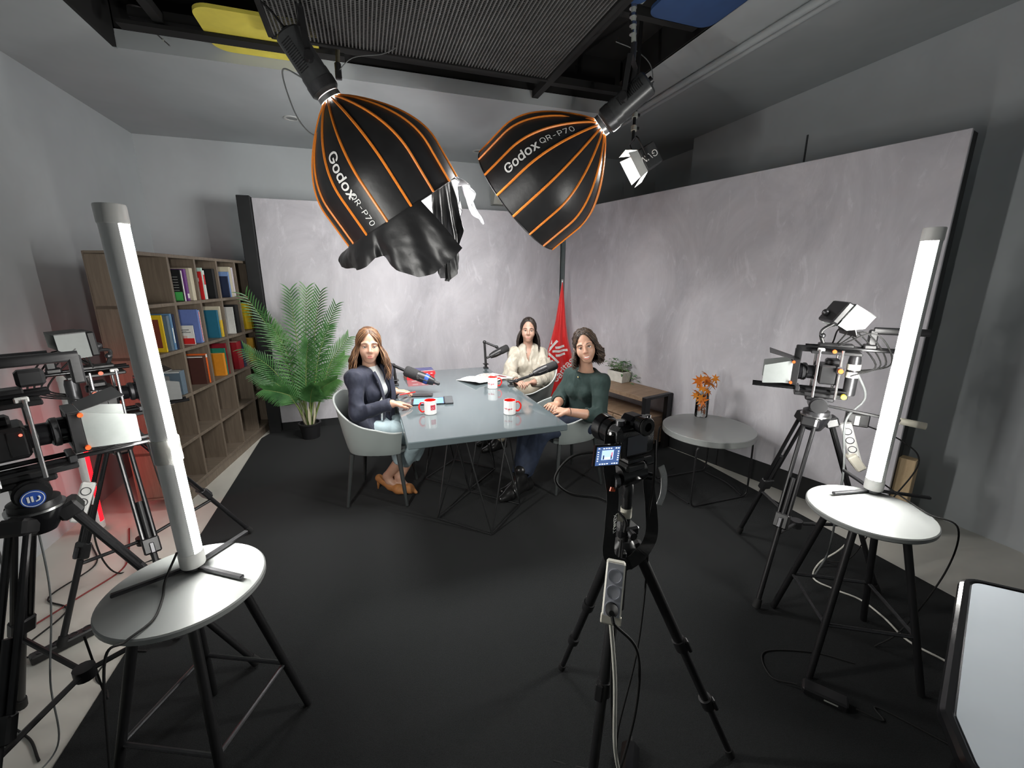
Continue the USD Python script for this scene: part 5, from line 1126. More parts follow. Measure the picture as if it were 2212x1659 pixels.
def blazer(S):
    torso_prims(S, J, .014, .05, .046)
    for q in 'NF': S.chain([J['sh' + q], J['el' + q], J['el' + q] * .12 + J['wr' + q] * .88], [.052, .049, .040], .03)
    S.bone(J['pelvis'] - lat * .09, J['pelvis'] + lat * .07, .125, .12, .05); S.bone(J['pelvis'] - V(0, 0, .03) - lat * .11 + nc * .05, J['pelvis'] - V(0, 0, .03) + lat * .1 + nc * .05, .10, .10, .05)
    slab(S, V(0, 0, .475), V(0, 0, -1)); S.bone(J['neck'] - V(0, 0, .04) + nc * .02, J['neck'] + V(0, 0, .10), .060, .075, .008, cut=True)
    for q in 'NF': d = unit(J['wr' + q] - J['el' + q]); S.bone(J['wr' + q] + d * .012, J['wr' + q] + d * .06, .036, .07, .004, cut=True)
    def vee(P):
        Q = P - J['neck']; la = Q @ lat; fo = Q @ nc; z = P[..., 2]; w = np.interp(z, [.55, .66, .86, 1.0, 1.06], [.075, .030, .050, .062, .075]); return np.maximum(np.abs(la - .012) - w, .02 - fo)
    S.put((-.3, 2.9, .45), (.35, 3.5, 1.1), vee, .008, cut=True)
garment(p1_, 'blazer', (-.34, 2.82, .44), (.36, 3.62, 1.12), blazer, NAVYB, h=.0055, amp=.017, sc=20, seed=3)
for q in (-1, 1):
    zz = [1.0, .93, .82, .72, .64]; ww = np.interp(zz, [.55, .66, .86, 1.0], [.07, .034, .056, .066]); fo = [.085, .118, .140, .135, .125]
    part(p1_, 'lapel', ribbon([V(J['neck'][0], J['neck'][1], 0) + lat * (.012 + q * (w + .012)) + nc * f_ + V(0, 0, z) for z, w, f_ in zip(zz, ww, fo)], .040, .006, lat * q + nc * .25, 6), NAVYB)
def jeans(S):
    S.bone(J['pelvis'] - lat * .07, J['pelvis'] + lat * .07, .115, .115, .05)
    for q in 'NF': S.chain([J['hip' + q], J['kn' + q]], [.098, .075], .03); e = J['kn' + q] * .36 + J['an' + q] * .64; S.bone(J['kn' + q], e, .075, .078, .03); d = unit(J['an' + q] - J['kn' + q]); S.bone(e + d * .015, e + d * .09, .085, .09, .004, cut=True)
garment(p1_, 'jeans', (-.3, 2.85, .1), (.55, 3.6, .72), jeans, JEANL, h=.0065, amp=.012, sc=16, seed=5)
for q in 'NF':
    h_, t_ = J['foot' + q]; h_, t_ = V(*h_), V(*t_); dd = unit((t_ - h_) * V(1, 1, 0))
    def pump(S, h_=h_, t_=t_, dd=dd, q=q):
        S.chain([h_ + V(0, 0, -.005) - dd * .012, h_ * .5 + t_ * .5 + V(0, 0, -.012), t_ * .85 + h_ * .15, t_ + dd * .035 - V(0, 0, .006)], [.031, .033, .036, .012], .02)
        S.egg(h_ * .62 + t_ * .38 + V(0, 0, .035), axes(t_ - h_), V(.085, .026, .030), .006, cut=True)
    sh = part(p1_, 'pump_shoe', relax((lambda S: (pump(S), S.mesh())[1])(Field(np.minimum(h_, t_) - .09, np.maximum(h_, t_) + .09, .004)), 3), TANSUEDE, smooth=True)
    part(sh, 'heel', cyl(h_ - dd * .018 - V(0, 0, .02), (h_ - dd * .03) * V(1, 1, 0) + V(0, 0, .009), .017, .0055, 10), TANSUEDE)
hairdo(p1_, J['head'], J['R'], J['s'], H1, H1b, 620, .24, 'wavy', 3, (50, 178), 1.7)
for q in (-1, 1):
    o = J['head'] + J['R'] @ V(.0, q * .088, -.062) * .95; part(p1_, 'hoop_earring', tube([o + J['R'] @ V(.018 * math.cos(a), 0, .026 * math.sin(a)) for a in np.arange(24) * 2 * PI / 24], .0017, n=6, closed=True), GOLD)
NAIL = mat('dark_red_nail', (.10, .01, .015), .2, vary=(60, .1))
part(p1_, 'bracelet', tube([J['wrF'] + unit(J['wrF'] - J['elF']) * .0 + .031 * (V(0, 0, 1) * math.sin(a) + unit(np.cross(J['wrF'] - J['elF'], (0, 0, 1))) * math.cos(a)) for a in np.arange(20) * 2 * PI / 20], .003, n=6, closed=True), GOLD)

# ---- woman in the green top
GRNT = mat('dark_green_knit', (.007, .023, .020), .8, vary=(50, .12), bump=(300, .2), sheen=.04); JEAND = mat('dark_denim', (.018, .028, .055), .8, vary=(20, .25), bump=(260, .2)); BOOT = mat('black_leather_boot', (.012, .012, .012), .3, vary=(30, .15))
H3, H3b = mat('dark_brown_curls', (.028, .018, .013), .42, vary=(30, .3)), mat('mid_brown_curls', (.075, .045, .028), .42, vary=(30, .3))
p3_ = thing('person', 'smiling woman with dark curls in a dark green top', 'person', (0, 0, 0))
J = dict(head=V(1.492, 2.735, 1.165), R=eyes_frame(V(-.50, -.87, .04), .26), s=1.0, neck=V(1.545, 2.80, .965), chest=V(1.575, 2.845, .82), waist=V(1.585, 2.885, .68), pelvis=V(1.575, 2.905, .555), norm=unit(V(-.92, -.40, 0)),
         shN=V(1.600, 2.665, .905), shF=V(1.505, 2.965, .900), elN=V(1.555, 2.600, .665), wrN=V(1.318, 2.625, .715), elF=V(1.415, 2.975, .70), wrF=V(1.295, 2.765, .735),
         haN=(V(-.85, .55, .12), V(-.2, -.3, 1), -1, 1.0, .05), haF=(V(-.70, -.60, .10), V(-.3, -.5, .8), 1, 1.0, .05),
         hipN=V(1.55, 2.81, .545), hipF=V(1.55, 2.99, .545), knN=V(1.185, 2.79, .53), knF=V(1.16, 2.985, .545), anN=V(1.085, 2.90, .14), anF=V(1.02, 2.80, .17), footN=((1.12, 2.90, .04), (.90, 2.87, .04)), footF=((1.05, 2.81, .09), (.85, 2.74, .05)))
person_body(J, SK3, p3_, (.78, 2.46, 0), (1.78, 3.12, 1.36))
face(p3_, J['head'], J['R'], J['s'], mat('pink_lips', (.50, .20, .17), .35, vary=(60, .1)), mat('dark_brow', (.03, .02, .014), .7, vary=(60, .2)), 1.0, .3, SK3)
lat = unit(np.cross((0, 0, 1), J['norm'])); nc = J['norm']
def top3(S):
    torso_prims(S, J, .006, .05, .048)
    for q in 'NF': S.chain([J['sh' + q], J['el' + q]], [.054, .056], .03); S.bone(J['el' + q], J['el' + q] * .55 + J['wr' + q] * .45, .056, .048, .03); d = unit(J['wr' + q] - J['el' + q]); e = J['el' + q] * .55 + J['wr' + q] * .45; S.bone(e + d * .015, e + d * .06, .05, .07, .004, cut=True)
    slab(S, J['pelvis'] - V(0, 0, .035), V(0, 0, -1)); S.egg(J['neck'] + V(0, 0, .035) + nc * .012, axes(nc), V(.085, .115, .055), .008, cut=True)
garment(p3_, 'top', (1.15, 2.48, .48), (1.8, 3.15, 1.05), top3, GRNT, h=.0055, amp=.015, sc=18, seed=11)
def jeans3(S):
    S.bone(J['pelvis'] - lat * .07, J['pelvis'] + lat * .07, .112, .112, .05)
    for q in 'NF': S.chain([J['hip' + q], J['kn' + q], J['kn' + q] * .03 + J['an' + q] * .97], [.095, .068, .066], .03); d = unit(J['an' + q] - J['kn' + q]); S.bone(J['an' + q] + d * .012, J['an' + q] + d * .08, .075, .08, .004, cut=True)
    slab(S, J['pelvis'] + V(0, 0, .06), V(0, 0, 1))
garment(p3_, 'jeans', (.88, 2.6, .05), (1.8, 3.2, .72), jeans3, JEAND, h=.0065, amp=.010, sc=18, seed=12)
part(p3_, 'belt', tube([J['pelvis'] + V(0, 0, .045) + lat * .185 * math.cos(a) + nc * .122 * math.sin(a) for a in np.arange(40) * 2 * PI / 40], .011, n=6, closed=True, flat=1.4), mat('dark_red_belt', (.06, .015, .012), .4, vary=(30, .1)))
for q in 'NF':
    h_, t_ = V(*J['foot' + q][0]), V(*J['foot' + q][1])
    def boot(S, h_=h_, t_=t_, q=q): S.chain([J['an' + q] + V(0, 0, .06), J['an' + q], h_ + V(0, 0, .02)], [.049, .047, .042], .02); S.bone(J['an' + q], h_ * .5 + t_ * .5 + V(0, 0, .012), .047, .044, .02); S.chain([h_, h_ * .4 + t_ * .6, t_], [.042, .043, .026], .03)
    S = Field(np.minimum(h_, t_) - .1, np.maximum(np.maximum(h_, t_), J['an' + q]) + .12, .005); boot(S); slab(S, V(0, 0, min(h_[2], t_[2]) - .028), V(0, 0, -1)); part(p3_, 'boot', relax(S.mesh(), 3), BOOT, smooth=True)
hairdo(p3_, J['head'], J['R'], J['s'], H3, H3b, 820, .150, 'curly', 8, (60, 180), 2.6, V(.04, -.02, -1), .3)
part(p3_, 'pendant', ball(J['neck'] + nc * .093 - V(0, 0, .035), .006, 8), GOLD); part(p3_, 'wristband', tube([J['wrN'] - V(-.01, .0, 0) + .030 * (V(0, 0, 1) * math.sin(a) + unit(np.cross(J['wrN'] - J['elN'], (0, 0, 1))) * math.cos(a)) for a in np.arange(20) * 2 * PI / 20], .0028, n=6, closed=True), mat('brown_cord', (.06, .03, .02), .7, vary=(60, .2)))

# ---- woman in the cream shirt
CRSH = mat('cream_satin_shirt', (.40, .365, .30), .5, vary=(14, .08), sheen=.2); H2, H2b = mat('near_black_hair', (.016, .011, .009), .35, vary=(30, .3)), mat('dark_espresso_hair', (.035, .022, .015), .35, vary=(30, .3))
BEIGE = mat('beige_trousers', (.36, .32, .25), .8, vary=(16, .1))
p2_ = thing('person', 'dark haired woman in a cream shirt sitting at the far end', 'person', (0, 0, 0))
J = dict(head=V(1.522, 3.965, 1.145), R=eyes_frame(V(-.36, -.93, .03), -.02), s=.97, neck=V(1.53, 4.0, .965), chest=V(1.54, 4.0, .82), waist=V(1.555, 3.99, .68), pelvis=V(1.56, 3.975, .555), norm=unit(V(-.22, -.97, 0)),
         shN=V(1.65, 3.955, .905), shF=V(1.39, 4.00, .905), elN=V(1.68, 3.80, .69), wrN=V(1.45, 3.63, .69), elF=V(1.285, 3.86, .72), wrF=V(1.275, 3.63, .72),
         haN=(V(-1, -.30, .10), V(-.1, .1, 1), 1, .8, .05), haF=(V(.25, -.9, -.10), V(-.1, .1, 1), -1, .8, .05),
         hipN=V(1.54, 3.87, .545), hipF=V(1.52, 4.06, .545), knN=V(1.19, 3.80, .53), knF=V(1.18, 3.98, .53), anN=V(1.16, 3.78, .13), anF=V(1.15, 3.95, .13), footN=((1.19, 3.79, .045), (.98, 3.72, .03)), footF=((1.18, 3.96, .045), (.97, 3.89, .03)))
person_body(J, SK2, p2_, (.90, 3.42, 0), (1.86, 4.22, 1.34))
face(p2_, J['head'], J['R'], J['s'], mat('muted_lips', (.42, .17, .14), .4, vary=(60, .1)), mat('black_brow', (.018, .013, .010), .7, vary=(60, .2)), .1, .45, SK2)
lat = unit(np.cross((0, 0, 1), J['norm'])); nc = J['norm']
def shirt2(S):
    torso_prims(S, J, .012, .05, .046)
    for q in 'NF': S.chain([J['sh' + q], J['el' + q], J['el' + q] * .15 + J['wr' + q] * .85], [.056, .058, .048], .03); d = unit(J['wr' + q] - J['el' + q]); S.bone(J['wr' + q] + d * .0, J['wr' + q] + d * .05, .04, .06, .004, cut=True)
    slab(S, J['pelvis'] - V(0, 0, .02), V(0, 0, -1)); S.bone(J['neck'], J['neck'] + V(0, 0, .05), .068, .060, .015); slab(S, J['neck'] + V(0, 0, .03), V(0, 0, 1))
    def vee(P):
        Q = P - J['neck']; la = Q @ lat; fo = Q @ nc; return np.maximum(np.abs(la) - np.interp(P[..., 2], [.80, .84, .98, 1.02], [-.03, .004, .040, .05]), .0 - fo)
    S.put((1.2, 3.7, .75), (1.9, 4.2, 1.05), vee, .006, cut=True); S.bone(J['neck'] - V(0, 0, .02), J['neck'] + V(0, 0, .08), .053, .052, .004, cut=True)
garment(p2_, 'shirt', (1.16, 3.5, .5), (1.9, 4.25, 1.06), shirt2, CRSH, h=.0055, amp=.028, sc=22, seed=21)
for q in (-1, 1): part(p2_, 'collar', ribbon([J['neck'] + lat * q * .062 + V(0, 0, .035) - nc * .02, J['neck'] + lat * q * .055 + nc * .045 + V(0, 0, .015), J['neck'] + lat * q * .040 + nc * .088 - V(0, 0, .045)], .042, .004, lat * q * .7 + nc * .4 - V(0, 0, .6), 6), CRSH)
part(p2_, 'button_placket', [ball(J['chest'] + nc * (.128 - .0 * k) + V(0, 0, -.02 - .06 * k), .0055, 6) for k in range(3)], mat('pearl_button', (.7, .66, .58), .3, vary=(60, .05)))
def trous2(S):
    S.bone(J['pelvis'] - lat * .07, J['pelvis'] + lat * .07, .110, .110, .05)
    for q in 'NF': S.chain([J['hip' + q], J['kn' + q], J['an' + q]], [.092, .070, .058], .03)
    slab(S, J['pelvis'] + V(0, 0, .06), V(0, 0, 1))
garment(p2_, 'trousers', (1.0, 3.6, .08), (1.8, 4.2, .72), trous2, BEIGE, h=.0075, amp=.010, sc=18, seed=22)
for q in 'NF':
    h_, t_ = V(*J['foot' + q][0]), V(*J['foot' + q][1]); S = Field(np.minimum(h_, t_) - .1, np.maximum(np.maximum(h_, t_), J['an' + q]) + .08, .006); S.chain([J['an' + q], h_, h_ * .4 + t_ * .6, t_], [.044, .042, .042, .026], .03); S.bone(J['an' + q], h_ * .5 + t_ * .5 + V(0, 0, .012), .044, .042, .02); slab(S, V(0, 0, .009), V(0, 0, -1)); part(p2_, 'shoe', relax(S.mesh(), 3), BOOT, smooth=True)
hairdo(p2_, J['head'], J['R'], J['s'], H2, H2b, 520, .22, 'straight', 17, (62, 180), 1.3)

# ---------------------------------------------------------------- hangers of the softboxes, panel light, loose cloth
PIPE = mat('worn_bronze_pole', (.12, .11, .08), .5, .4, vary=(30, .2)); CLEARP = mat('pale_grey_pole', (.40, .42, .38), .35, vary=(20, .1))
def yoke(apex, axis, toph, label, ringed):
    """U bracket round the lamp body, with the pole up to the ceiling"""
    ax = unit(axis); piv = V(*apex) - ax * .19; sd = unit(np.cross(ax, (0, 0, 1))); up = unit(V(0, 0, 1) + .15 * (-ax * V(1, 1, 0))); t = thing('lamp_hanger', label, 'lamp hanger', piv)
    for s in (-1, 1): part(t, 'bracket_arm', box(sd * s * .094 + up * .10, (.030, .006, .23), R=np.stack([np.cross(sd, up), sd, up], 1), bev=.002), BLACKM); part(t, 'pivot_knob', cyl(sd * s * .072, sd * s * .115, .024, n=16), BLACKP)
    part(t, 'bracket_bridge', box(up * .215, (.030, .194, .006), R=np.stack([np.cross(sd, up), sd, up], 1), bev=.002), BLACKM)
    q = up * .215; top = V(q[0] + toph[0], q[1] + toph[1], ZC - piv[2])
    part(t, 'spigot', cyl(q, q + V(0, 0, .09), .017, n=14), DARKSTEEL)
    part(t, 'pole', cyl(q + V(0, 0, .08), top, .014, n=14), CLEARP if ringed else BLACKM)
    part(t, 'ceiling_clamp', box(top - V(0, 0, .03), (.07, .05, .06), bev=.006), BLACKM)
    if ringed:
        d = unit(top - q)
        for k in range(6): part(t, 'pole_ring', cyl(q + d * (.14 + .045 * k), q + d * (.155 + .045 * k), .021, n=16), STEEL)
        part(t, 'side_clamp', [box(q + d * .33 + V(.045, 0, 0), (.06, .03, .03), bev=.006)], CLEARP)
    return t
yoke(Lap, Lax, (-.01, .03), 'black yoke and pole holding the left softbox lamp', False)
yoke(Rap, Rax, (.0, .06), 'black yoke with a ringed pale pole holding the right softbox lamp', True)
t = thing('ceiling_pole', 'thin bronze pole hanging from the mesh ceiling right of the left lamp', 'pole', (-.045, 3.30, 2.95))
part(t, 'rod', cyl((0, 0, 0), (.03, .09, .44), .0135, n=12), PIPE); part(t, 'end_clamp', [cyl((0, 0, -.03), (0, 0, .015), .020, n=14), box((0, 0, -.05), (.04, .03, .05), bev=.005)], BLACKP)
def cable0(label, pts, r=.004, m=None, name='cable'):
    return single(name, label, 'cable', tube([V(*p) for p in pts], r, n=8, smooth=10), m or RUBBER, smooth=60)
_a = unit(Lax); _s = unit(np.cross(_a, (0, 0, 1)))
GREYC = mat('grey_cable', (.16, .17, .17), .5, vary=(30, .1))
cable0('thin grey cable looping beside the left softbox lamp', [Lap - _a * .15 - _r * .055 - V(0, 0, .03), Lap - _a * .16 - _r * .16, Lap - _r * .22 - V(0, 0, .04), Lap + _a * .10 - _r * .21 - V(0, 0, .06), Lap + _a * .16 - _r * .145 - V(0, 0, .05)], .0038, GREYC)
cable0('black power cable running from the left lamp tail to the ceiling', [Lap - _a * .36, Lap - _a * .47 + V(-.05, .05, .03), Lap - _a * .5 + V(-.25, .12, .08), Lap + V(-.65, .4, .72), Lap + V(-.45, .35, .82)], .006)
cable0('thin grey cable hanging under the mesh ceiling beside the bronze pole', [(-.045, 3.29, 2.92), (.05, 3.25, 2.99), (.22, 3.2, 3.012), (.30, 3.1, 3.014)], .003, GREYC)

# panel light with barn doors
gc, gd = V(1.915, 2.83, 2.43), unit(V(-.80, .28, -.52)); gl = thing('panel_light', 'small lit panel light with open white barn doors hanging right of the softboxes', 'studio light', gc)
gx = unit(np.cross((0, 0, 1), gd)); gu = np.cross(gd, gx); G = np.stack([gd, gx, gu], 1); T = lambda g: mv(g, G)
part(gl, 'casing', T(box((-.06, 0, 0), (.12, .17, .15), bev=.008)), LAMPB)
GLOW2 = emitter('panel_light_face', (1.0, .99, .95), PANEL_POWER)
part(gl, 'lit_face', T(box((.0006, 0, 0), (.002, .15, .13))), GLOW2, smooth=False)
DOORM = mat('white_barn_door', (.70, .71, .68), .4, vary=(20, .03))
for k in range(4):
    a = k * PI / 2; D = rotx(a); part(gl, 'barn_door', T(mv(mv(prism([(0, -.075), (.085, -.092), (.085, .092), (0, .075)], .003), roty(-.50)), D, D @ V(0, 0, .078))), DOORM)
    part(gl, 'door_hinge', T(mv(cyl((0, -.07, .078), (0, .07, .078), .004, n=8), D)), DARKSTEEL)
lv, lf = text('GVM', .042, .0008, False); lv = lv - V(.052, .021, 0)
sgn = 1 if (G @ V(0, 1, 0)) @ (-gc + V(0, 0, 1.64)) > 0 else -1
part(gl, 'lettering', T((np.stack([-.06 + lv[:, 0], sgn * (.0855 + lv[:, 2]), -lv[:, 1] * sgn], 1), lf)), LOGO, smooth=False)
part(gl, 'handle_yoke', T(tube([(-.03, -.10, .0), (-.03, -.10, .14), (-.03, -.085, .155), (-.03, .085, .155), (-.03, .10, .14), (-.03, .10, .0)], .006, n=8)), BLACKM)
part(gl, 'yoke_knob', [T(cyl((-.03, s * .085, 0), (-.03, s * .115, 0), .014, n=14)) for s in (-1, 1)], BLACKP)
gt = G @ V(-.03, 0, .155); gh = thing('lamp_hanger', 'jointed black pole holding the panel light', 'lamp hanger', gc + gt); top = V(.10, .14, ZC - 0.2 - (gc + gt)[2])
part(gh, 'lower_rod', cyl((0, 0, .0), top * .30, .011, n=12), BLACKM); part(gh, 'upper_rod', cyl(top * .30, top + V(0, 0, .2), .014, n=12), BLACKM)
part(gh, 'joint_ring', [cyl(top * f_, top * (f_ + .05), .02, n=14) for f_ in (.10, .24)], CLEARP); part(gh, 'wing_knob', [box(top * f_ + V(.02, 0, .02), (.045, .012, .02), bev=.004) for f_ in (.10, .24)], BLACKP)
cable0('thin grey cable arching from the ceiling to the panel light pole', [gc + gt + top * .35, gc + gt + top * .5 + _r * .10, gc + gt + top * .78 + _r * .09, gc + gt + top * .95 - _r * .02, gc + gt + top * 1.05 - _r * .17], .0035, GREYC)

# loose black cloth with a silver lining round the left mouth: hangs from the near edge
def mouth(a, k=1.0): return Lap + FL @ V(SR * k * math.cos(a), SR * k * math.sin(a), SL)
def cloth(CLO, off, seed):
    CA = np.array(CLO, float)
    def fn(u, v):
        uu = u * (len(CLO) - 1); x = np.arange(len(CLO)); a = np.radians(np.interp(uu, x, CA[:, 0])); dr = np.interp(uu, x, CA[:, 1]); ou = np.interp(uu, x, CA[:, 2]); sx = np.interp(uu, x, CA[:, 3])
        rad_ = np.stack([np.cos(a), np.sin(a), 0 * a], -1) @ FL.T; base = Lap + np.stack([SR * 1.006 * np.cos(a), SR * 1.006 * np.sin(a), SL - .004 + 0 * a], -1) @ FL.T
        w = v[..., None]; wav = (.016 * np.sin(u * 19 + seed) + .010 * np.sin(u * 41 + 1))[..., None] * w
        return base + w * (dr[..., None] * (V(0, 0, -.85) + .35 * unit(Lax))) + np.sin(w * PI * .6) * ou[..., None] * rad_ + w * sx[..., None] * _r + wav * rad_ - off * rad_
    g = grid(fn, 80, 20); n = np.array(trimesh.Trimesh(*g, process=False).vertex_normals); d = (meshkit.fbm(g[0] * 9 + 40, 3, seed) - .5) * .045 * np.tile(np.linspace(0, 1, 20), 80)
    return g[0] + n * d[:, None], g[1]
ck = thing('black_cloth', 'loose black cloth with a silver lining hanging from the mouth of the left softbox', 'cloth', (0, 0, 0))
SILV = mat('grey_silver_lining', (.16, .16, .175), .5, vary=(14, .15)); SILB = mat('grey_inner_cloth', (.05, .05, .055), .5, vary=(14, .15)); SILW = mat('white_silver_cloth', (.55, .55, .58), .5, vary=(14, .1))
SKIRTS = [([(200, .05, .05, -.05), (188, .10, .05, -.05), (172, .11, .02, -.02), (152, .12, .02, .0), (134, .13, .01, .0), (124, .115, .0, .0), (118, .13, .0, .0), (108, .21, .01, .02), (96, .28, .02, .05), (88, .29, .03, .09), (80, .26, .03, .13), (74, .22, .03, .17)], SBBLACK, SILV, 1),
          ([(62, .22, .0, -.05), (56, .42, .01, -.08), (49, .46, .02, -.07), (42, .42, .03, -.04), (34, .20, .02, .0)], SBBLACK, SILV, 2),
          ([(26, .02, .0, .01), (18, .05, .02, .05), (10, .14, .03, .07), (2, .27, .03, .07), (-6, .12, .02, .05), (-14, .03, .01, .02)], SILW, SILW, 3),
          ([(5, .10, .0, .0), (-20, .22, .0, .0), (-45, .30, .0, .02), (-70, .30, .0, .0), (-95, .22, .0, -.01)], SBBLACK, SILB, 4)]
for cl_, mo, mi, sd_ in SKIRTS:
    part(ck, 'outer_face', shell(cloth(cl_, 0, sd_), .0015), mo, smooth=True); part(ck, 'silver_lining', shell(cloth(cl_, .004, sd_), .0015), mi, smooth=True)

# ---------------------------------------------------------------- right foreground and floor clutter
crn = thing('corner_table', 'white topped table with a black rim at the lower right picture corner', 'table', (1.5, .25, 0))
cp = sg.Polygon([(x - 1.5, y - .25) for x, y in ((1.69, .618), (2.10, .20), (1.55, -.22), (1.0, -.02), (.968, .20), (1.025, .302), (1.11, .376))]).buffer(-.05).buffer(.05, quad_segs=10)
part(crn, 'tabletop', mv(prism(cp.buffer(-.012), .022), t=(0, 0, .722)), mat('glossy_white_top', (.66, .72, .78), .14, vary=(5, .02), coat=.4))
part(crn, 'rim', tube([(x, y, .731) for x, y in list(cp.exterior.coords)[:-1]], .016, n=10, closed=True), BLACKG)
for x, y in ((.13, .24), (.46, -.08), (.06, -.36), (-.38, .02)): part(crn, 'leg', cyl((x * .9, y * .9, .72), (x * 1.1, y * 1.1, .011), .013, n=12), BLACKM)
single('wood_offcut', 'short wooden offcut standing at the end of the right backdrop', 'wood block', box((3.27, 1.60, .255), (.075, .09, .51), R=rotz(.25), bev=.003), wood('raw_pine', (.42, .30, .17), (.56, .42, .25), (9, 9, 1)))
def strip(loc, A, label, name='power_strip', m=None, n=4):
    t = thing(name, label, 'power strip', loc); m = m or WHITEP
    part(t, 'casing', mv(box((0, 0, 0), (.05 * n + .03, .05, .04), bev=.006), A), m)
    for k in range(n): part(t, 'socket', mv(lathe([(.019, .0), (.019, .0025), (.016, .0025), (.014, -.006), (0, -.006)], 18, (-.025 * (n - 1) + .05 * k, 0, .0202)), A), mat('dark_socket', (.04, .04, .045), .5, vary=(30, .1)))
    return t
mid = V(2.146, 1.47, 0)
strip((2.36, 1.41, .80), axes(V(.09, -.085, -.33), (-.8, -.55, 0)), 'white power strip taped to the back leg of the right tripod', n=4)
part('/World/video_tripod', 'tape', [box((.225, -.09, -.11 + .82), (.09, .07, .045), R=axes(V(.5, -.42, -.8)) , bev=.006)], TAPE)
bx = thing('battery_pack', 'small black battery pack with a white label taped behind the right tripod', 'battery', (2.40, 1.43, .925)); part(bx, 'case', box((0, 0, 0), (.10, .05, .07), R=rotz(-.9), bev=.005), BLACKP); part(bx, 'label_sticker', box((-.026, -.018, .0), (.02, .002, .05), R=rotz(-.9)), WHITEP)
strip((-1.30, 2.32, .64), axes(V(-.10, -.15, -.36), (.3, -.9, .2)), 'white power strip taped to the left leg of the tripod near the bookshelf', n=3)
strip((-1.395, 2.20, .021), axes(V(.75, .60, 0)), 'black power strip on the pale floor behind the left stool table', m=BLACKP, n=5)
strip((-.80, 1.12, .029), axes(V(.9, .35, 0)), 'black power strip on the carpet in front of the left stool table', m=BLACKP, n=4)
ap = thing('power_adapter', 'black flat power adapter on the carpet at the lower right', 'power adapter', (1.62, .88, .0085), -.95); part(ap, 'body', box((0, 0, .017), (.15, .06, .033), bev=.007), BLACKP); part(ap, 'indicator', box((.02, -.0305, .018), (.045, .001, .006)), CLEARP)
cable0('thin black cable curling from the flat power adapter', [(1.68, .80, .022), (1.74, .74, .012), (1.78, .78, .012), (1.9, .55, .012), (2.0, .42, .012)], .003)
cable0('thin black cable behind the flat power adapter', [(1.56, .95, .022), (1.50, 1.02, .012), (1.58, 1.12, .012), (1.78, 1.05, .012), (1.9, .95, .012)], .003)
cable0('white cable dropping from the right tripod strip and crossing the carpet under the right stool', [(2.44, 1.33, .62), (2.50, 1.34, .40), (2.49, 1.42, .15), (2.40, 1.47, .03), (2.26, 1.40, .0135), (2.28, 1.30, .0135), (2.33, 1.20, .0135), (2.31, 1.08, .0135), (2.26, .95, .0135), (2.29, .82, .0135), (2.33, .6, .0135)], .0048, WT)
cable0('grey cable hanging from the right camera rig down past its tripod bowl', [(2.22, 1.36, 1.20), (2.26, 1.33, 1.08), (2.22, 1.37, .95), (2.235, 1.345, .70), (2.24, 1.34, .45), (2.27, 1.36, .2), (2.30, 1.42, .013)], .0055, GREYC)
cable0('black cable looping behind the right tripod', [(2.42, 1.40, .90), (2.56, 1.30, .83), (2.62, 1.24, .72), (2.55, 1.30, .45), (2.50, 1.38, .1), (2.45, 1.5, .013)], .0035)
cable0('black cable trailing from the right tube light over the table edge', [(2.128, 1.105, .75), (2.14, 1.02, .716), (2.10, .92, .7125), (2.13, .84, .69), (2.20, .87, .45), (2.12, .92, .15), (2.08, .98, .0125)], .0032)
cable0('black cable trailing from the left tube light over the table edge', [(-.63, 1.475, .79), (-.66, 1.44, .72), (-.64, 1.36, .7125), (-.63, 1.27, .7125), (-.665, 1.205, .7125), (-.70, 1.175, .69), (-.74, 1.165, .4), (-.78, 1.17, .1), (-.80, 1.18, .053)], .0034)
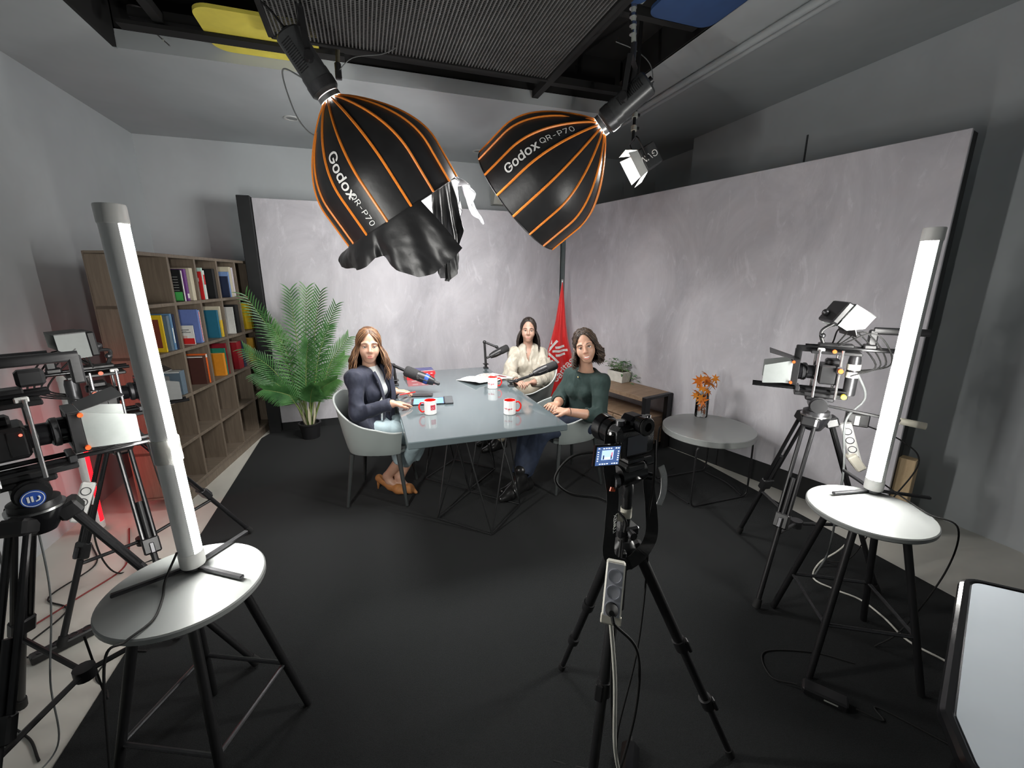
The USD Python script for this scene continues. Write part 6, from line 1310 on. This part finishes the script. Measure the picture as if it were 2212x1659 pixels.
for lab, pts, r in (('black cable tangle under the tripod near the bookshelf', [(-1.30, 2.52, .70), (-1.42, 2.55, .35), (-1.45, 2.70, .02), (-1.30, 2.80, .006), (-1.15, 2.62, .006), (-1.28, 2.45, .006), (-1.15, 2.38, .006), (-1.20, 2.55, .006), (-1.35, 2.62, .006)], .004),
                    ('black cable running from the floor strip toward the wall', [(-1.49, 2.13, .02), (-1.60, 2.2, .006), (-1.55, 2.45, .006), (-1.70, 2.6, .006), (-1.62, 2.85, .006), (-1.75, 3.1, .006)], .004),
                    ('black cable snaking over the pale floor beside the carpet edge', [(-1.0, 1.62, .45), (-1.05, 1.72, .1), (-1.12, 1.85, .006), (-1.20, 1.95, .006), (-1.16, 2.05, .014), (-1.05, 2.02, .0125)], .0035),
                    ('black cable hanging in a loop from the hooded camera rig', [(-1.12, 2.47, 1.0), (-1.06, 2.42, .85), (-1.05, 2.45, .6), (-1.02, 2.5, .3), (-1.1, 2.6, .012)], .0032),
                    ('black cable along the left wall foot', [(-1.90, 1.4, .006), (-1.75, 1.7, .006), (-1.6, 1.65, .006), (-1.45, 1.8, .006), (-1.3, 1.72, .006), (-1.2, 1.6, .006)], .004)):
    cable0(lab, pts, r)
cable0('thin grey cord running from the left tripod head to the floor', [(-1.02, 1.60, .92), (-1.08, 1.66, .6), (-1.12, 1.62, .3), (-1.14, 1.60, .05), (-1.20, 1.50, .006)], .0028, GREYC)
cable0('dark red cable lying on the pale floor near the bookshelf foot', [(-1.66, 2.35, .006), (-1.55, 2.55, .006), (-1.45, 2.75, .006), (-1.5, 2.95, .006), (-1.62, 3.25, .006)], .004, mat('dark_red_cable', (.22, .02, .02), .5, vary=(30, .1)))
hk = thing('ceiling_hook', 'small pale hook and cord hanging from the black ceiling at the upper left', 'hook', (-1.16, 3.58, 3.19)); part(hk, 'base', lathe([(0, 0), (.04, 0), (.045, .02), (0, .02)], 18), mat('dull_grey_plastic', (.18, .18, .18), .5, vary=(30, .1))); part(hk, 'cord', tube([(0, 0, 0), (.03, -.01, -.05), (.10, -.05, -.12), (.17, -.10, -.19)], .004, n=6, smooth=5), _mats['dull_grey_plastic']); part(hk, 'link', [ball((.06, -.028, -.084), .008, 6), ball((.135, -.076, -.156), .008, 6)], CLEARP)
